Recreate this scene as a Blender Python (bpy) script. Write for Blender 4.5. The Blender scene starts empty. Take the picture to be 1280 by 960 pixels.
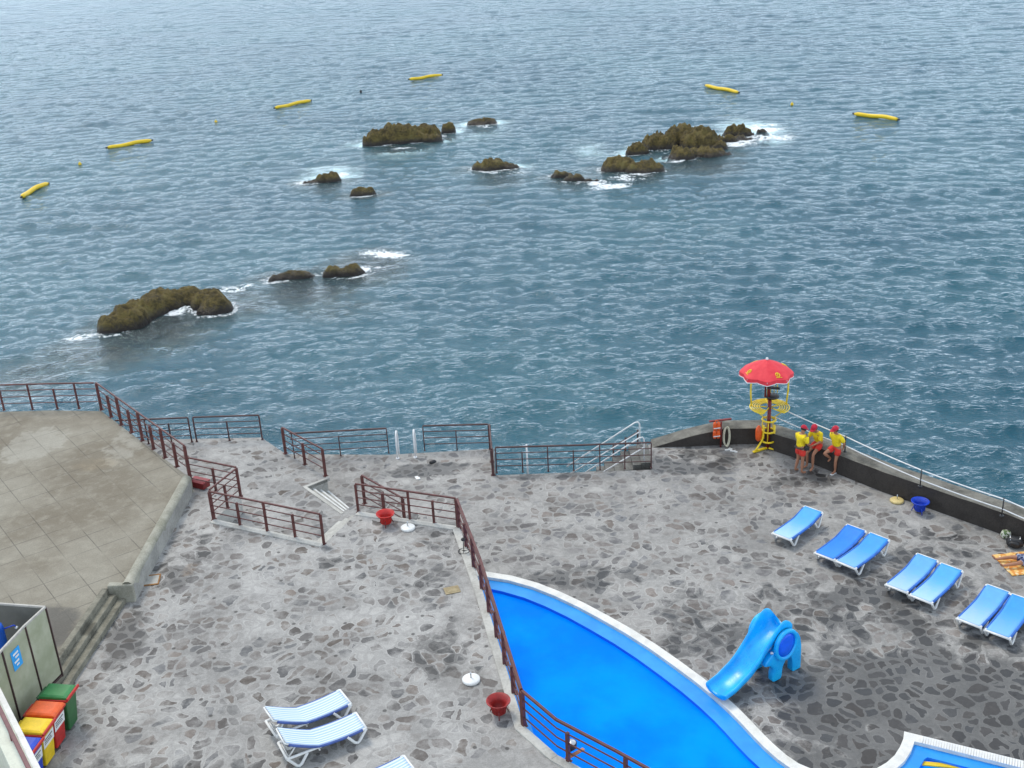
import bpy, bmesh, math, random
import numpy as np
from mathutils import Vector, Matrix, noise as mnoise

R = math.radians
random.seed(7)
SC = bpy.context.scene
COL = SC.collection

# ------------------------------------------------------------------ camera
F_PX, PITCH, ROLL, CAM_H = 1405.0, R(23.2), R(-3.0), 18.5
fw = Vector((0, math.cos(PITCH), -math.sin(PITCH)))
up0 = Vector((0, math.sin(PITCH), math.cos(PITCH)))
rt0 = Vector((1, 0, 0))
rt = rt0 * math.cos(ROLL) + up0 * math.sin(ROLL)
up = -rt0 * math.sin(ROLL) + up0 * math.cos(ROLL)
cam_d = bpy.data.cameras.new('camera')
cam_d.sensor_width = 36.0
cam_d.lens = 36.0 * F_PX / 1280.0
cam_d.clip_start = 0.1
cam_d.clip_end = 30000
cam = bpy.data.objects.new('camera', cam_d)
COL.objects.link(cam)
M = Matrix((rt, up, -fw)).transposed().to_4x4()
M.translation = Vector((0, 0, CAM_H))
cam.matrix_world = M
SC.camera = cam


def W(px, py, z=0.0):
    """the point at height z seen at a pixel of the 1280x960 photograph"""
    d = fw * F_PX + rt * (px - 640) + up * (480 - py)
    t = (z - CAM_H) / d.z
    return Vector((0, 0, CAM_H)) + d * t


def PXM(px, py, z=0.0):
    """pixels per metre there"""
    return F_PX / (W(px, py, z) - Vector((0, 0, CAM_H))).dot(fw)


# ------------------------------------------------------------------ node helper
class NT:
    def __init__(s, name):
        s.m = bpy.data.materials.new(name)
        s.m.use_nodes = True
        s.t = s.m.node_tree
        s.t.nodes.clear()
        s.out = s.t.nodes.new('ShaderNodeOutputMaterial')

    def n(s, typ, inp=None, **kw):
        nd = s.t.nodes.new(typ)
        for k, v in kw.items():
            setattr(nd, k, v)
        for k, v in (inp or {}).items():
            sock = nd.inputs[k]
            if isinstance(v, bpy.types.NodeSocket):
                s.t.links.new(v, sock)
            else:
                if hasattr(sock, 'default_value') and hasattr(sock.default_value, '__len__') and not hasattr(v, '__len__'):
                    v = (v,) * len(sock.default_value)
                if hasattr(v, '__len__') and len(v) == 3 and len(sock.default_value) == 4:
                    v = (*v, 1)
                sock.default_value = v
        return nd

    def math(s, op, a, b=0.0, c=0.0, clamp=False):
        return s.n('ShaderNodeMath', {0: a, 1: b, 2: c}, operation=op, use_clamp=clamp).outputs[0]

    def mr(s, v, a, b, c=0.0, d=1.0, smooth=True):
        nd = s.n('ShaderNodeMapRange', {0: v, 1: a, 2: b, 3: c, 4: d})
        nd.interpolation_type = 'SMOOTHSTEP' if smooth else 'LINEAR'
        return nd.outputs[0]

    def mix(s, f, a, b):
        nd = s.n('ShaderNodeMix', data_type='RGBA')
        for i, v in ((0, f), (6, a), (7, b)):
            sk = nd.inputs[i]
            if isinstance(v, bpy.types.NodeSocket):
                s.t.links.new(v, sk)
            else:
                sk.default_value = (*v, 1) if hasattr(v, '__len__') else v
        return nd.outputs[2]

    def mul(s, col, f):
        nd = s.n('ShaderNodeMix', data_type='RGBA', blend_type='MULTIPLY')
        nd.inputs[0].default_value = 1
        s.t.links.new(col, nd.inputs[6])
        s.t.links.new(f, nd.inputs[7])
        return nd.outputs[2]

    def noise(s, vec, scale, detail=3, rough=.55, dim='3D'):
        return s.n('ShaderNodeTexNoise', {'Vector': vec, 'Scale': scale, 'Detail': detail, 'Roughness': rough}, noise_dimensions=dim)

    def pos(s):
        return s.n('ShaderNodeTexCoord').outputs['Object']

    def geo(s):
        return s.n('ShaderNodeNewGeometry').outputs['Position']

    def bsdf(s, inp):
        b = s.n('ShaderNodeBsdfPrincipled', inp)
        s.t.links.new(b.outputs[0], s.out.inputs[0])
        return b

    def bump(s, h, strength=.3, dist=.02):
        return s.n('ShaderNodeBump', {'Height': h, 'Strength': strength, 'Distance': dist}).outputs[0]


def paint(name, col, rough=.45, var=.18, scale=6., metal=0., bump=0., dirt=None):
    t = NT(name)
    p = t.pos()
    nz = t.noise(p, scale, 5).outputs[0]
    nf = t.noise(p, scale * 9, 3).outputs[0]
    f = t.math('ADD', t.math('MULTIPLY', nz, .7), t.math('MULTIPLY', nf, .3))
    lo = tuple(c * (1 - var) for c in col)
    hi = tuple(min(1, c * (1 + var)) for c in col)
    c = t.mix(t.mr(f, .35, .65), lo, hi)
    if dirt:
        d = t.noise(p, scale * .5, 6, .65).outputs[0]
        c = t.mix(t.mr(d, .52, .72, 0, dirt[1]), c, dirt[0])
    inp = {'Base Color': c, 'Roughness': rough, 'Metallic': metal}
    if bump:
        inp['Normal'] = t.bump(f, bump, .01)
    t.bsdf(inp)
    return t.m


def blob_mask(t, p, blobs):
    """union of soft ellipses (x, y, rx, ry, strength): stains with a place of their own"""
    acc = None
    for (x, y, rx, ry, st) in blobs:
        v = t.n('ShaderNodeVectorMath', {0: p, 1: (x, y, 0)}, operation='SUBTRACT').outputs[0]
        v = t.n('ShaderNodeVectorMath', {0: v, 1: (1 / rx, 1 / ry, 0)}, operation='MULTIPLY').outputs[0]
        l = t.n('ShaderNodeVectorMath', {0: v}, operation='LENGTH').outputs['Value']
        m = t.mr(l, 1.15, .35, 0, st)
        acc = m if acc is None else t.math('MAXIMUM', acc, m)
    return acc


def paving(name, scale, mortar, stone, mortar2, vis=(.25, .7), damp=None, bare=None, rust=None, joint=.085):
    t = NT(name)
    p = t.pos()
    wn = t.noise(p, 2.1, 2).outputs['Color']
    wv = t.n('ShaderNodeVectorMath', {0: wn, 1: (.5, .5, .5)}, operation='SUBTRACT').outputs[0]
    wv = t.n('ShaderNodeVectorMath', {0: wv, 1: (.34, .34, 0)}, operation='MULTIPLY').outputs[0]
    pw = t.n('ShaderNodeVectorMath', {0: p, 1: wv}, operation='ADD').outputs[0]
    wn3 = t.noise(p, .42, 2).outputs['Color']
    wv3 = t.n('ShaderNodeVectorMath', {0: wn3, 1: (1.05, 1.05, 0)}, operation='MULTIPLY').outputs[0]
    pw = t.n('ShaderNodeVectorMath', {0: pw, 1: wv3}, operation='ADD').outputs[0]
    wn2 = t.noise(p, 6.5, 3).outputs['Color']
    wv2 = t.n('ShaderNodeVectorMath', {0: wn2, 1: (.5, .5, .5)}, operation='SUBTRACT').outputs[0]
    wv2 = t.n('ShaderNodeVectorMath', {0: wv2, 1: (.06, .06, 0)}, operation='MULTIPLY').outputs[0]
    pw = t.n('ShaderNodeVectorMath', {0: pw, 1: wv2}, operation='ADD').outputs[0]
    ve = t.n('ShaderNodeTexVoronoi', {'Vector': pw, 'Scale': scale}, voronoi_dimensions='2D', feature='DISTANCE_TO_EDGE').outputs['Distance']
    vc = t.n('ShaderNodeTexVoronoi', {'Vector': pw, 'Scale': scale}, voronoi_dimensions='2D', feature='F1')
    f1d = vc.outputs['Distance']
    sep = t.n('ShaderNodeSeparateColor', {0: vc.outputs['Color']})
    r1, r2, r3 = sep.outputs[0], sep.outputs[1], sep.outputs[2]
    nmed = t.noise(p, .75, 6, .6).outputs[0]
    nbig = t.noise(p, .2, 4, .6).outputs[0]
    nfine = t.noise(p, 7., 6, .65).outputs[0]
    ngr = t.noise(p, 34., 4, .6).outputs[0]
    # joint width wanders with the smeared cement
    sm = t.mr(nmed, .40, .68, .0, joint * 1.3)
    thr = t.math('ADD', t.math('MULTIPLY', t.math('ADD', t.math('MULTIPLY', r3, 1.5), .35), joint), sm)
    thr = t.math('ADD', thr, t.math('MULTIPLY', t.math('SUBTRACT', nfine, .5), .12))
    edge = t.math('MINIMUM', t.math('SUBTRACT', ve, thr), t.math('MULTIPLY', t.math('SUBTRACT', t.mr(r1, 0, 1, .44, .66, False), f1d), .55))
    st = t.mr(edge, -.008, .026)
    dampm = None
    visf = t.mr(t.math('ADD', t.math('MULTIPLY', r1, .55), t.math('MULTIPLY', t.math('SUBTRACT', .95, nmed), .55)), vis[0], vis[1], .06, 1)
    if damp:
        dn = t.math('MULTIPLY', t.math('SUBTRACT', t.noise(p, .55, 8, .72).outputs[0], .5), 2.3)
        dn = t.math('ADD', dn, t.math('MULTIPLY', t.math('SUBTRACT', r2, .5), .42))
        dampm = t.mr(t.math('ADD', blob_mask(t, p, damp), dn), .34, .70)
        visf = t.math('MAXIMUM', visf, t.math('MULTIPLY', dampm, .9))
    smear = t.mr(t.noise(p, 1.6, 7, .7).outputs[0], .42, .62, 1., .36)
    if dampm is not None:
        smear = t.math('MAXIMUM', smear, dampm)
    stf = t.math('MULTIPLY', t.math('MULTIPLY', st, visf), smear)
    if bare:
        bm = t.mr(t.math('ADD', blob_mask(t, p, bare), t.math('MULTIPLY', t.math('SUBTRACT', nmed, .5), 1.2)), .4, .75)
        stf = t.math('MULTIPLY', stf, t.math('SUBTRACT', 1., t.math('MULTIPLY', bm, .92)))
    mcol = t.mix(t.mr(t.math('ADD', t.math('MULTIPLY', nfine, .5), t.math('MULTIPLY', nmed, .5)), .36, .62), mortar2, mortar)
    bright = t.mr(ngr, .3, .7, .84, 1.14, False)
    warm = (stone[0] * 1.16, stone[1] * 1.0, stone[2] * .88)
    cool = (stone[0] * .95, stone[1] * 1.0, stone[2] * 1.06)
    scol = t.mix(r2, warm, cool)
    sv = t.mr(r3, 0, 1, .68, 1.35, False)
    sv = t.math('MULTIPLY', sv, t.mr(nfine, .3, .7, .82, 1.2, False))
    svc = t.n('ShaderNodeCombineColor', {0: sv, 1: sv, 2: sv}).outputs[0]
    scol = t.mul(scol, svc)
    if dampm is not None:
        ds = t.mr(dampm, 0, 1, 1, .72, False)
        scol = t.mul(scol, t.n('ShaderNodeCombineColor', {0: ds, 1: ds, 2: ds}).outputs[0])
    rim = t.math('MULTIPLY', t.mr(edge, -.075, -.012), t.mr(nmed, .42, .62, .0, .7))
    mcol = t.mix(rim, mcol, tuple(min(1, x * 1.28) for x in mortar))
    c = t.mix(stf, mcol, scol)
    # small dark holes and chips
    hv = t.n('ShaderNodeTexVoronoi', {'Vector': p, 'Scale': 1.35}, voronoi_dimensions='2D', feature='F1')
    hr = t.n('ShaderNodeSeparateColor', {0: hv.outputs['Color']}).outputs[1]
    hole = t.math('MULTIPLY', t.mr(hv.outputs['Distance'], .085, .05), t.mr(hr, .62, .64))
    c = t.mix(t.math('MULTIPLY', hole, .75), c, (.045, .042, .038))
    # pale efflorescence and lichen
    ef = t.mr(t.noise(p, 1.3, 7, .7).outputs[0], .56, .72, 0, .4)
    c = t.mix(ef, c, tuple(min(1, x * 1.25) for x in mortar))
    bv = t.math('MULTIPLY', bright, t.mr(nbig, .3, .7, .84, 1.12, False))
    bc = t.n('ShaderNodeCombineColor', {0: bv, 1: bv, 2: bv}).outputs[0]
    c = t.mul(c, bc)
    rough = .85
    if dampm is not None:
        dk = t.mr(dampm, 0, 1, 1, .40, False)
        dc = t.n('ShaderNodeCombineColor', {0: dk, 1: dk, 2: t.math('MULTIPLY', dk, 1.03)}).outputs[0]
        c = t.mul(c, dc)
        rough = t.mr(dampm, 0, 1, .85, .5, False)
    if rust:
        rm = t.mr(t.math('ADD', blob_mask(t, p, rust), t.math('MULTIPLY', t.math('SUBTRACT', nfine, .5), .8)), .3, .9, 0, .75)
        c = t.mix(rm, c, (.19, .115, .055))
    hgt = t.math('ADD', t.math('MULTIPLY', stf, .6), t.math('MULTIPLY', nfine, .5))
    t.bsdf({'Base Color': c, 'Roughness': rough, 'Normal': t.bump(hgt, .5, .02)})
    return t.m


def concrete(name, a, b, scale=1.2, bump=.4, stain=None, st_amt=.6):
    t = NT(name)
    p = t.geo()
    n1 = t.noise(p, scale, 7, .65).outputs[0]
    n2 = t.noise(p, scale * 14, 5, .6).outputs[0]
    c = t.mix(t.mr(t.math('ADD', t.math('MULTIPLY', n1, .65), t.math('MULTIPLY', n2, .35)), .36, .64), a, b)
    if stain:
        n3 = t.noise(p, scale * .6, 7, .7).outputs[0]
        c = t.mix(t.mr(n3, .5, .66, 0, st_amt), c, stain)
    t.bsdf({'Base Color': c, 'Roughness': .88, 'Normal': t.bump(t.math('ADD', n1, t.math('MULTIPLY', n2, .6)), bump, .03)})
    return t.m


# ------------------------------------------------------------------ mesh builder
class MB:
    def __init__(s):
        s.v, s.f, s.mi, s.sm = [], [], [], []

    def add(s, vs, fs, mi=0, sm=False):
        b = len(s.v)
        s.v += [tuple(v) for v in vs]
        for f in fs:
            s.f.append([b + i for i in f])
            s.mi.append(mi)
            s.sm.append(sm)

    def box(s, c, size, rz=0., mi=0):
        c = Vector(c)
        m = Matrix.Rotation(rz, 3, 'Z')
        hx, hy, hz = size[0] / 2, size[1] / 2, size[2] / 2
        vs = [c + m @ Vector((x, y, z)) for z in (-hz, hz) for (x, y) in ((-hx, -hy), (hx, -hy), (hx, hy), (-hx, hy))]
        s.add(vs, [(3, 2, 1, 0), (4, 5, 6, 7), (0, 1, 5, 4), (1, 2, 6, 5), (2, 3, 7, 6), (3, 0, 4, 7)], mi)

    def beam(s, a, b, w, h, mi=0):
        a, b = Vector(a), Vector(b)
        d = (b - a).normalized()
        u = Vector((0, 0, 1)) if abs(d.z) < .95 else Vector((1, 0, 0))
        x = d.cross(u).normalized()
        y = x.cross(d).normalized()
        vs = [q + x * i * w / 2 + y * j * h / 2 for q in (a, b) for (i, j) in ((-1, -1), (1, -1), (1, 1), (-1, 1))]
        s.add(vs, [(0, 1, 2, 3), (7, 6, 5, 4), (4, 5, 1, 0), (5, 6, 2, 1), (6, 7, 3, 2), (7, 4, 0, 3)], mi)

    def tube(s, pts, r, n=8, closed=False, mi=0):
        pts = [Vector(p) for p in pts]
        N = len(pts)
        rs = r if hasattr(r, '__len__') else [r] * N
        vs, fs = [], []
        prev = None
        for i, p in enumerate(pts):
            if closed:
                d = (pts[(i + 1) % N] - pts[i - 1]).normalized()
            else:
                d = (pts[min(i + 1, N - 1)] - pts[max(i - 1, 0)]).normalized()
            if prev is None:
                u = Vector((0, 0, 1)) if abs(d.z) < .9 else Vector((1, 0, 0))
                x = d.cross(u).normalized()
            else:
                x = (prev - d * prev.dot(d)).normalized()
            prev = x
            y = d.cross(x)
            for k in range(n):
                a = 2 * math.pi * k / n
                vs.append(p + (x * math.cos(a) + y * math.sin(a)) * rs[i])
        for i in range(N if closed else N - 1):
            j = (i + 1) % N
            for k in range(n):
                l = (k + 1) % n
                fs.append((i * n + k, i * n + l, j * n + l, j * n + k))
        if not closed:
            fs.append(tuple(range(n - 1, -1, -1)))
            fs.append(tuple((N - 1) * n + k for k in range(n)))
        s.add(vs, fs, mi, True)

    def lathe(s, prof, c=(0, 0, 0), n=24, mi=0, sm=True, scale=(1, 1)):
        c = Vector(c)
        vs, fs = [], []
        for (r, z) in prof:
            for k in range(n):
                a = 2 * math.pi * k / n
                vs.append(c + Vector((r * math.cos(a) * scale[0], r * math.sin(a) * scale[1], z)))
        P = len(prof)
        for i in range(P - 1):
            for k in range(n):
                l = (k + 1) % n
                fs.append((i * n + k, i * n + l, (i + 1) * n + l, (i + 1) * n + k))
        if prof[0][0] > 1e-4:
            fs.append(tuple(range(n - 1, -1, -1)))
        if prof[-1][0] > 1e-4:
            fs.append(tuple((P - 1) * n + k for k in range(n)))
        s.add(vs, fs, mi, sm)

    def prism(s, poly, z0, z1, mi_top=0, mi_side=None, zs=None):
        n = len(poly)
        mi_side = mi_top if mi_side is None else mi_side
        tops = zs or [z1] * n
        area = sum(poly[i][0] * poly[(i + 1) % n][1] - poly[(i + 1) % n][0] * poly[i][1] for i in range(n))
        idx = list(range(n))
        if area < 0:
            poly = poly[::-1]
            tops = tops[::-1]
        vs = [(p[0], p[1], z0) for p in poly] + [(p[0], p[1], tops[i]) for i, p in enumerate(poly)]
        b = len(s.v)
        s.v += vs
        s.f.append([b + n + i for i in range(n)]); s.mi.append(mi_top); s.sm.append(False)
        s.f.append([b + i for i in range(n - 1, -1, -1)]); s.mi.append(mi_side); s.sm.append(False)
        for i in range(n):
            j = (i + 1) % n
            s.f.append([b + i, b + j, b + n + j, b + n + i]); s.mi.append(mi_side); s.sm.append(False)

    def build(s, name, mats, parent=None, bevel=0., subsurf=0, smooth=None, weld=False):
        me = bpy.data.meshes.new(name)
        me.from_pydata(s.v, [], s.f)
        if not isinstance(mats, (list, tuple)):
            mats = [mats]
        for m in mats:
            me.materials.append(m)
        me.polygons.foreach_set('material_index', s.mi)
        me.polygons.foreach_set('use_smooth', s.sm if smooth is None else [smooth] * len(s.f))
        me.update()
        o = bpy.data.objects.new(name, me)
        COL.objects.link(o)
        if parent is not None:
            o.parent = parent
        if weld:
            o.modifiers.new('weld', 'WELD').merge_threshold = .0005
        if bevel:
            b = o.modifiers.new('bevel', 'BEVEL')
            b.width = bevel
            b.segments = 2
            b.limit_method = 'ANGLE'
            b.angle_limit = R(40)
        if subsurf:
            b = o.modifiers.new('sub', 'SUBSURF')
            b.levels = b.render_levels = subsurf
        return o


def empty(name, loc=(0, 0, 0), rz=0.):
    o = bpy.data.objects.new(name, None)
    COL.objects.link(o)
    o.location = loc
    o.rotation_euler = (0, 0, rz)
    o.empty_display_size = .2
    return o


def tag(o, label=None, cat=None, group=None, kind=None):
    for k, v in (('label', label), ('category', cat), ('group', group), ('kind', kind)):
        if v:
            o[k] = v
    return o


def copy_tree(o, parent=None):
    c = o.copy()
    COL.objects.link(c)
    c.parent = parent
    for ch in list(KIDS.get(o.name, [])):
        k = copy_tree(ch, c)
        KIDS.setdefault(c.name, []).append(k)
    return c


KIDS = {}


def index_kids():
    KIDS.clear()
    for o in COL.objects:
        if o.parent:
            KIDS.setdefault(o.parent.name, []).append(o)


# ------------------------------------------------------------------ materials
LM = (.325, .314, .288)
M_deck = paving('lower_deck_paving', 2.55, LM, (.138, .133, .127), (.225, .218, .20), vis=(.18, .56),
                damp=[(9.0, 24.2, 8.5, 6.5, .50), (12.5, 29.0, 2.5, 1.2, .4), (9.2, 21.5, 4.6, 4.4, 1.0), (13.5, 19.5, 5.5, 3.6, 1.05), (6.0, 25.3, 3.0, 2.3, .6), (2.0, 28.3, 2.9, .9, .6),
                      (10.6, 27.0, 1.6, 1.5, .8), (13.2, 25.0, 1.9, 1.2, .7), (-3.0, 35.8, 2.2, .75, .8), (6.2, 35.3, 2.3, 1.5, .75), (9.7, 33.5, 1.6, .8, .5),
                      (17, 23.5, 3, 2, .8), (1.0, 34.8, 2.2, .35, .55)])
M_terr = paving('upper_terrace_paving', 2.75, (.372, .362, .335), (.142, .136, .127), (.255, .247, .228), vis=(.20, .58),
                damp=[(-9.9, 28.4, 1.0, 2.4, .62), (-10.5, 24.6, .8, 2.2, .6), (-9.4, 19.0, 2.4, 1.6, .55), (-2.2, 23.3, 1.0, 1.6, .42), (-5.6, 28.4, .6, 1.2, .42), (-2.8, 26.6, 1.1, 1.6, .40), (-2.2, 29.0, 1.5, .9, .4)],
                bare=[(-.6, 18.6, 1.6, 1.7, 1.1), (-1.6, 25.5, .55, 2.6, .8), (-7.4, 27.0, 1.6, 1.3, .5)],
                rust=[(-9.6, 28.0, .35, .7, .5), (-2.2, 25.7, .25, .5, .45)])
M_land = paving('landing_paving', 2.5, (.355, .346, .32), (.135, .13, .122), (.265, .258, .24), vis=(.24, .66),
                damp=[(-9.2, 32.8, .8, 1.2, .3)])
M_conc = concrete('grey_concrete', (.24, .235, .215), (.40, .39, .355), 1.1)
M_pale = concrete('pale_concrete', (.36, .35, .32), (.54, .53, .49), 1.3)
M_kerb = concrete('mossy_kerb_concrete', (.24, .232, .185), (.39, .375, .31), 1.6, stain=(.16, .16, .10), st_amt=.55)
M_step = concrete('old_step_concrete', (.15, .142, .108), (.27, .255, .20), 2.6, stain=(.06, .056, .04), st_amt=.75)
M_nose = concrete('white_painted_nosing', (.55, .55, .53), (.74, .74, .72), 3)
M_seaw = concrete('sea_wall_concrete', (.10, .098, .09), (.22, .215, .2), .8, 1.0, stain=(.05, .055, .04))
M_tar = concrete('dark_tarred_render', (.026, .021, .018), (.050, .042, .036), 1.5, .5)
M_cope = concrete('weathered_wall_top', (.085, .08, .068), (.21, .20, .17), 2.0, .9, stain=(.05, .05, .038))

# plaza with slab joints
t = NT('plaza_slabs')
p = t.pos()
rot = t.n('ShaderNodeVectorRotate', {'Vector': p, 'Angle': R(-37)}, rotation_type='Z_AXIS').outputs[0]
br = t.n('ShaderNodeTexBrick', {'Vector': rot, 'Color1': (.9, .9, .9), 'Color2': (1.05, 1.05, 1.05), 'Mortar': (0, 0, 0), 'Scale': 1.0,
                                'Mortar Size': .016, 'Mortar Smooth': .3, 'Brick Width': .92, 'Row Height': .92}, offset=0.0)
n1 = t.noise(p, .32, 7, .62).outputs[0]
n2 = t.noise(p, 2.4, 6, .65).outputs[0]
n3 = t.noise(p, 24, 4, .6).outputs[0]
c = t.mix(t.mr(n1, .32, .68), (.165, .140, .100), (.262, .240, .19))
c = t.mix(t.mr(n2, .45, .7, 0, .35), c, (.35, .325, .26))
wpatch = t.mr(t.math('ADD', blob_mask(t, p, [(-17.0, 36.0, 1.5, 2.0, 1.), (-13.6, 35.9, 1.0, 3.0, .8), (-19.5, 31.5, 1.5, 2.2, .9)]), t.math('MULTIPLY', t.math('SUBTRACT', n2, .5), 2.2)), .45, .85, 0, .42)
c = t.mix(wpatch, c, (.37, .355, .305))
dk = t.mr(t.math('ADD', blob_mask(t, p, [(-12.6, 24.6, 1.3, 1.5, 1.1), (-14.5, 24.5, 2.4, 1.6, .6)]), t.math('MULTIPLY', t.math('SUBTRACT', n2, .5), 1.4)), .35, .85, 0, .72)
c = t.mix(dk, c, (.075, .072, .066))
orn = t.mr(t.math('ADD', blob_mask(t, p, [(-14.2, 34.2, 1.3, .8, .6), (-15.5, 28, 4, 3, .25)]), t.math('MULTIPLY', t.math('SUBTRACT', n2, .5), 1.)), .3, .9, 0, .5)
c = t.mix(orn, c, (.26, .20, .12))
jf = t.math('MULTIPLY', br.outputs['Fac'], t.mr(t.noise(p, .7, 4).outputs[0], .36, .6, .12, 1.))
c = t.mix(t.math('MULTIPLY', jf, .62), c, (.06, .053, .042))
bv = t.mr(n3, .3, .7, .86, 1.12, False)
c = t.mul(c, t.n('ShaderNodeCombineColor', {0: bv, 1: bv, 2: bv}).outputs[0])
t.bsdf({'Base Color': c, 'Roughness': .8, 'Normal': t.bump(t.math('SUBTRACT', n2, jf), .35, .02)})
M_plaza = t.m

M_rail = paint('oxide_red_rail_paint', (.105, .030, .026), .5, .3, 5, dirt=((.05, .025, .02), .7))
M_raild = paint('dark_sea_rail_paint', (.075, .03, .028), .55, .3, 5, dirt=((.03, .02, .02), .6))
M_railp = paint('plum_rail_paint', (.15, .05, .055), .4, .2, 5)
M_white = paint('white_plastic', (.78, .78, .76), .4, .06, 5, dirt=((.5, .48, .44), .25))
M_whitem = paint('white_tube_paint', (.74, .74, .74), .35, .08, 5)
M_whitet = paint('white_pool_tile', (.70, .69, .65), .5, .12, 3, dirt=((.42, .40, .34), .6))
M_black = paint('black_plastic', (.02, .02, .022), .5, .3, 8)
M_red = paint('red_plastic', (.50, .022, .018), .45, .2, 5)
M_redd = paint('dark_red_steel', (.17, .012, .012), .5, .25, 8)
M_blue = paint('blue_plastic', (.01, .055, .50), .4, .2, 5)
M_yel = paint('yellow_steel', (.82, .60, .02), .45, .15, 6)
M_yellow = paint('yellow_plastic', (.80, .54, .01), .45, .12, 5)
M_green = paint('green_plastic', (.02, .12, .035), .45, .15, 5)
M_greenl = paint('green_lid_plastic', (.028, .20, .055), .45, .12, 5)
M_orange = paint('orange_plastic', (.72, .10, .012), .45, .15, 5)
M_skin = paint('tanned_skin', (.36, .165, .095), .55, .1, 6)
M_shirt = paint('yellow_shirt_cloth', (.80, .60, .01), .85, .16, 7, bump=.4)
M_short = paint('red_shorts_cloth', (.62, .035, .022), .85, .18, 8, bump=.4)
M_cap = paint('red_cap_cloth', (.46, .012, .035), .8, .15, 8)
M_hair = paint('dark_hair', (.015, .01, .008), .7, .3, 20)
M_eye = paint('eye_dark', (.01, .01, .01), .2, .1, 8)
M_rope = paint('pale_rope', (.55, .52, .40), .9, .2, 30)
M_metal = paint('brushed_metal', (.55, .56, .57), .3, .1, 8, metal=.9)
M_cream = paint('cream_base_plastic', (.66, .52, .22), .55, .14, 5)
M_creamw = paint('cream_painted_wall', (.60, .62, .52), .6, .1, 3, dirt=((.4, .42, .33), .3))

# blue sling cloths
def sling(name, col, fade, fade_amt, stripes=False):
    t = NT(name)
    p = t.pos()
    n = t.noise(p, 3.5, 5, .6).outputs[0]
    nf = t.noise(p, 60, 2).outputs[0]
    sx = t.n('ShaderNodeSeparateXYZ', {0: p})
    c = t.mix(t.mr(n, .35, .65, 0, .5), col, tuple(min(1, x * 1.25 + .01) for x in col))
    f = t.mr(t.math('ADD', sx.outputs[0], t.math('MULTIPLY', n, .8)), .95, -.7, 0, fade_amt)   # sun-bleached foot end
    c = t.mix(f, c, fade)
    if stripes:
        w = t.math('SINE', t.math('MULTIPLY', sx.outputs[1], 2 * math.pi / .082))
        c = t.mix(t.mr(w, -.35, .35), (.66, .72, .77), col)
    bmp = t.bump(nf, .2, .004)
    t.bsdf({'Base Color': c, 'Roughness': .6, 'Normal': bmp})
    return t.m


M_sl1 = sling('mid_blue_sling', (.06, .35, .75), (.45, .65, .82), .9)
M_sl2 = sling('deep_blue_sling', (.008, .19, .70), (.05, .29, .76), .4)
M_sl3 = sling('bright_blue_sling', (.032, .29, .74), (.30, .54, .82), .6)
M_sl4 = sling('faded_blue_sling', (.10, .36, .72), (.46, .62, .80), .8)
M_sl5 = sling('striped_sling', (.36, .54, .74), (.3, .4, .6), .0, True)

M_sleeven = paint('navy_sleeve', (.06, .11, .34), .6, .2, 5)
M_sleeve = paint('dark_blue_sleeve', (.02, .13, .50), .6, .2, 5)
# ------------------------------------------------------------------ world, sun
w = bpy.data.worlds.new('World')
SC.world = w
w.use_nodes = True
nt = w.node_tree
nt.nodes.clear()
wo = nt.nodes.new('ShaderNodeOutputWorld')
bg = nt.nodes.new('ShaderNodeBackground')
sky = nt.nodes.new('ShaderNodeTexSky')
sky.sky_type = 'NISHITA'
sky.sun_disc = False
SUN_EL, SUN_AZ = R(58), R(-35)          # azimuth measured from +Y towards +X
sky.sun_elevation = SUN_EL
sky.sun_rotation = SUN_AZ
sky.altitude = 20
sky.dust_density = 2.0
tc = nt.nodes.new('ShaderNodeTexCoord')
cl = nt.nodes.new('ShaderNodeTexNoise')
cl.inputs['Scale'].default_value = 2.2
cl.inputs['Detail'].default_value = 6
cr = nt.nodes.new('ShaderNodeMapRange')
cr.inputs[1].default_value = .3
cr.inputs[2].default_value = .7
cr.inputs[3].default_value = 6.6
cr.inputs[4].default_value = 9.6
cc = nt.nodes.new('ShaderNodeVectorMath')
cc.operation = 'SCALE'
cc.inputs[0].default_value = (.87, 1.0, 1.15)
mx = nt.nodes.new('ShaderNodeMix')
mx.data_type = 'RGBA'
mx.inputs[0].default_value = .78
nt.links.new(tc.outputs['Generated'], cl.inputs['Vector'])
nt.links.new(cl.outputs[0], cr.inputs[0])
sx_ = nt.nodes.new('ShaderNodeSeparateXYZ')
hz = nt.nodes.new('ShaderNodeMapRange')          # bright hazy band low in the overcast sky
hz.inputs[1].default_value = 0.0
hz.inputs[2].default_value = .45
hz.inputs[3].default_value = 2.1
hz.inputs[4].default_value = .95
hm = nt.nodes.new('ShaderNodeMath')
hm.operation = 'MULTIPLY'
nt.links.new(tc.outputs['Generated'], sx_.inputs[0])
nt.links.new(sx_.outputs[2], hz.inputs[0])
nt.links.new(cr.outputs[0], hm.inputs[0])
nt.links.new(hz.outputs[0], hm.inputs[1])
nt.links.new(hm.outputs[0], cc.inputs['Scale'])
nt.links.new(sky.outputs[0], mx.inputs[6])
nt.links.new(cc.outputs[0], mx.inputs[7])
nt.links.new(mx.outputs[2], bg.inputs[0])
bg.inputs[1].default_value = .11
nt.links.new(bg.outputs[0], wo.inputs[0])
sun_d = bpy.data.lights.new('sun', 'SUN')
sun_d.energy = 1.35
sun_d.angle = R(16)
sun_d.color = (1.0, .92, .80)
sun = bpy.data.objects.new('sun', sun_d)
COL.objects.link(sun)
sd = Vector((math.sin(SUN_AZ) * math.cos(SUN_EL), math.cos(SUN_AZ) * math.cos(SUN_EL), math.sin(SUN_EL)))
sun.rotation_euler = sd.to_track_quat('Z', 'Y').to_euler()
sun.location = sd * 60
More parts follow.
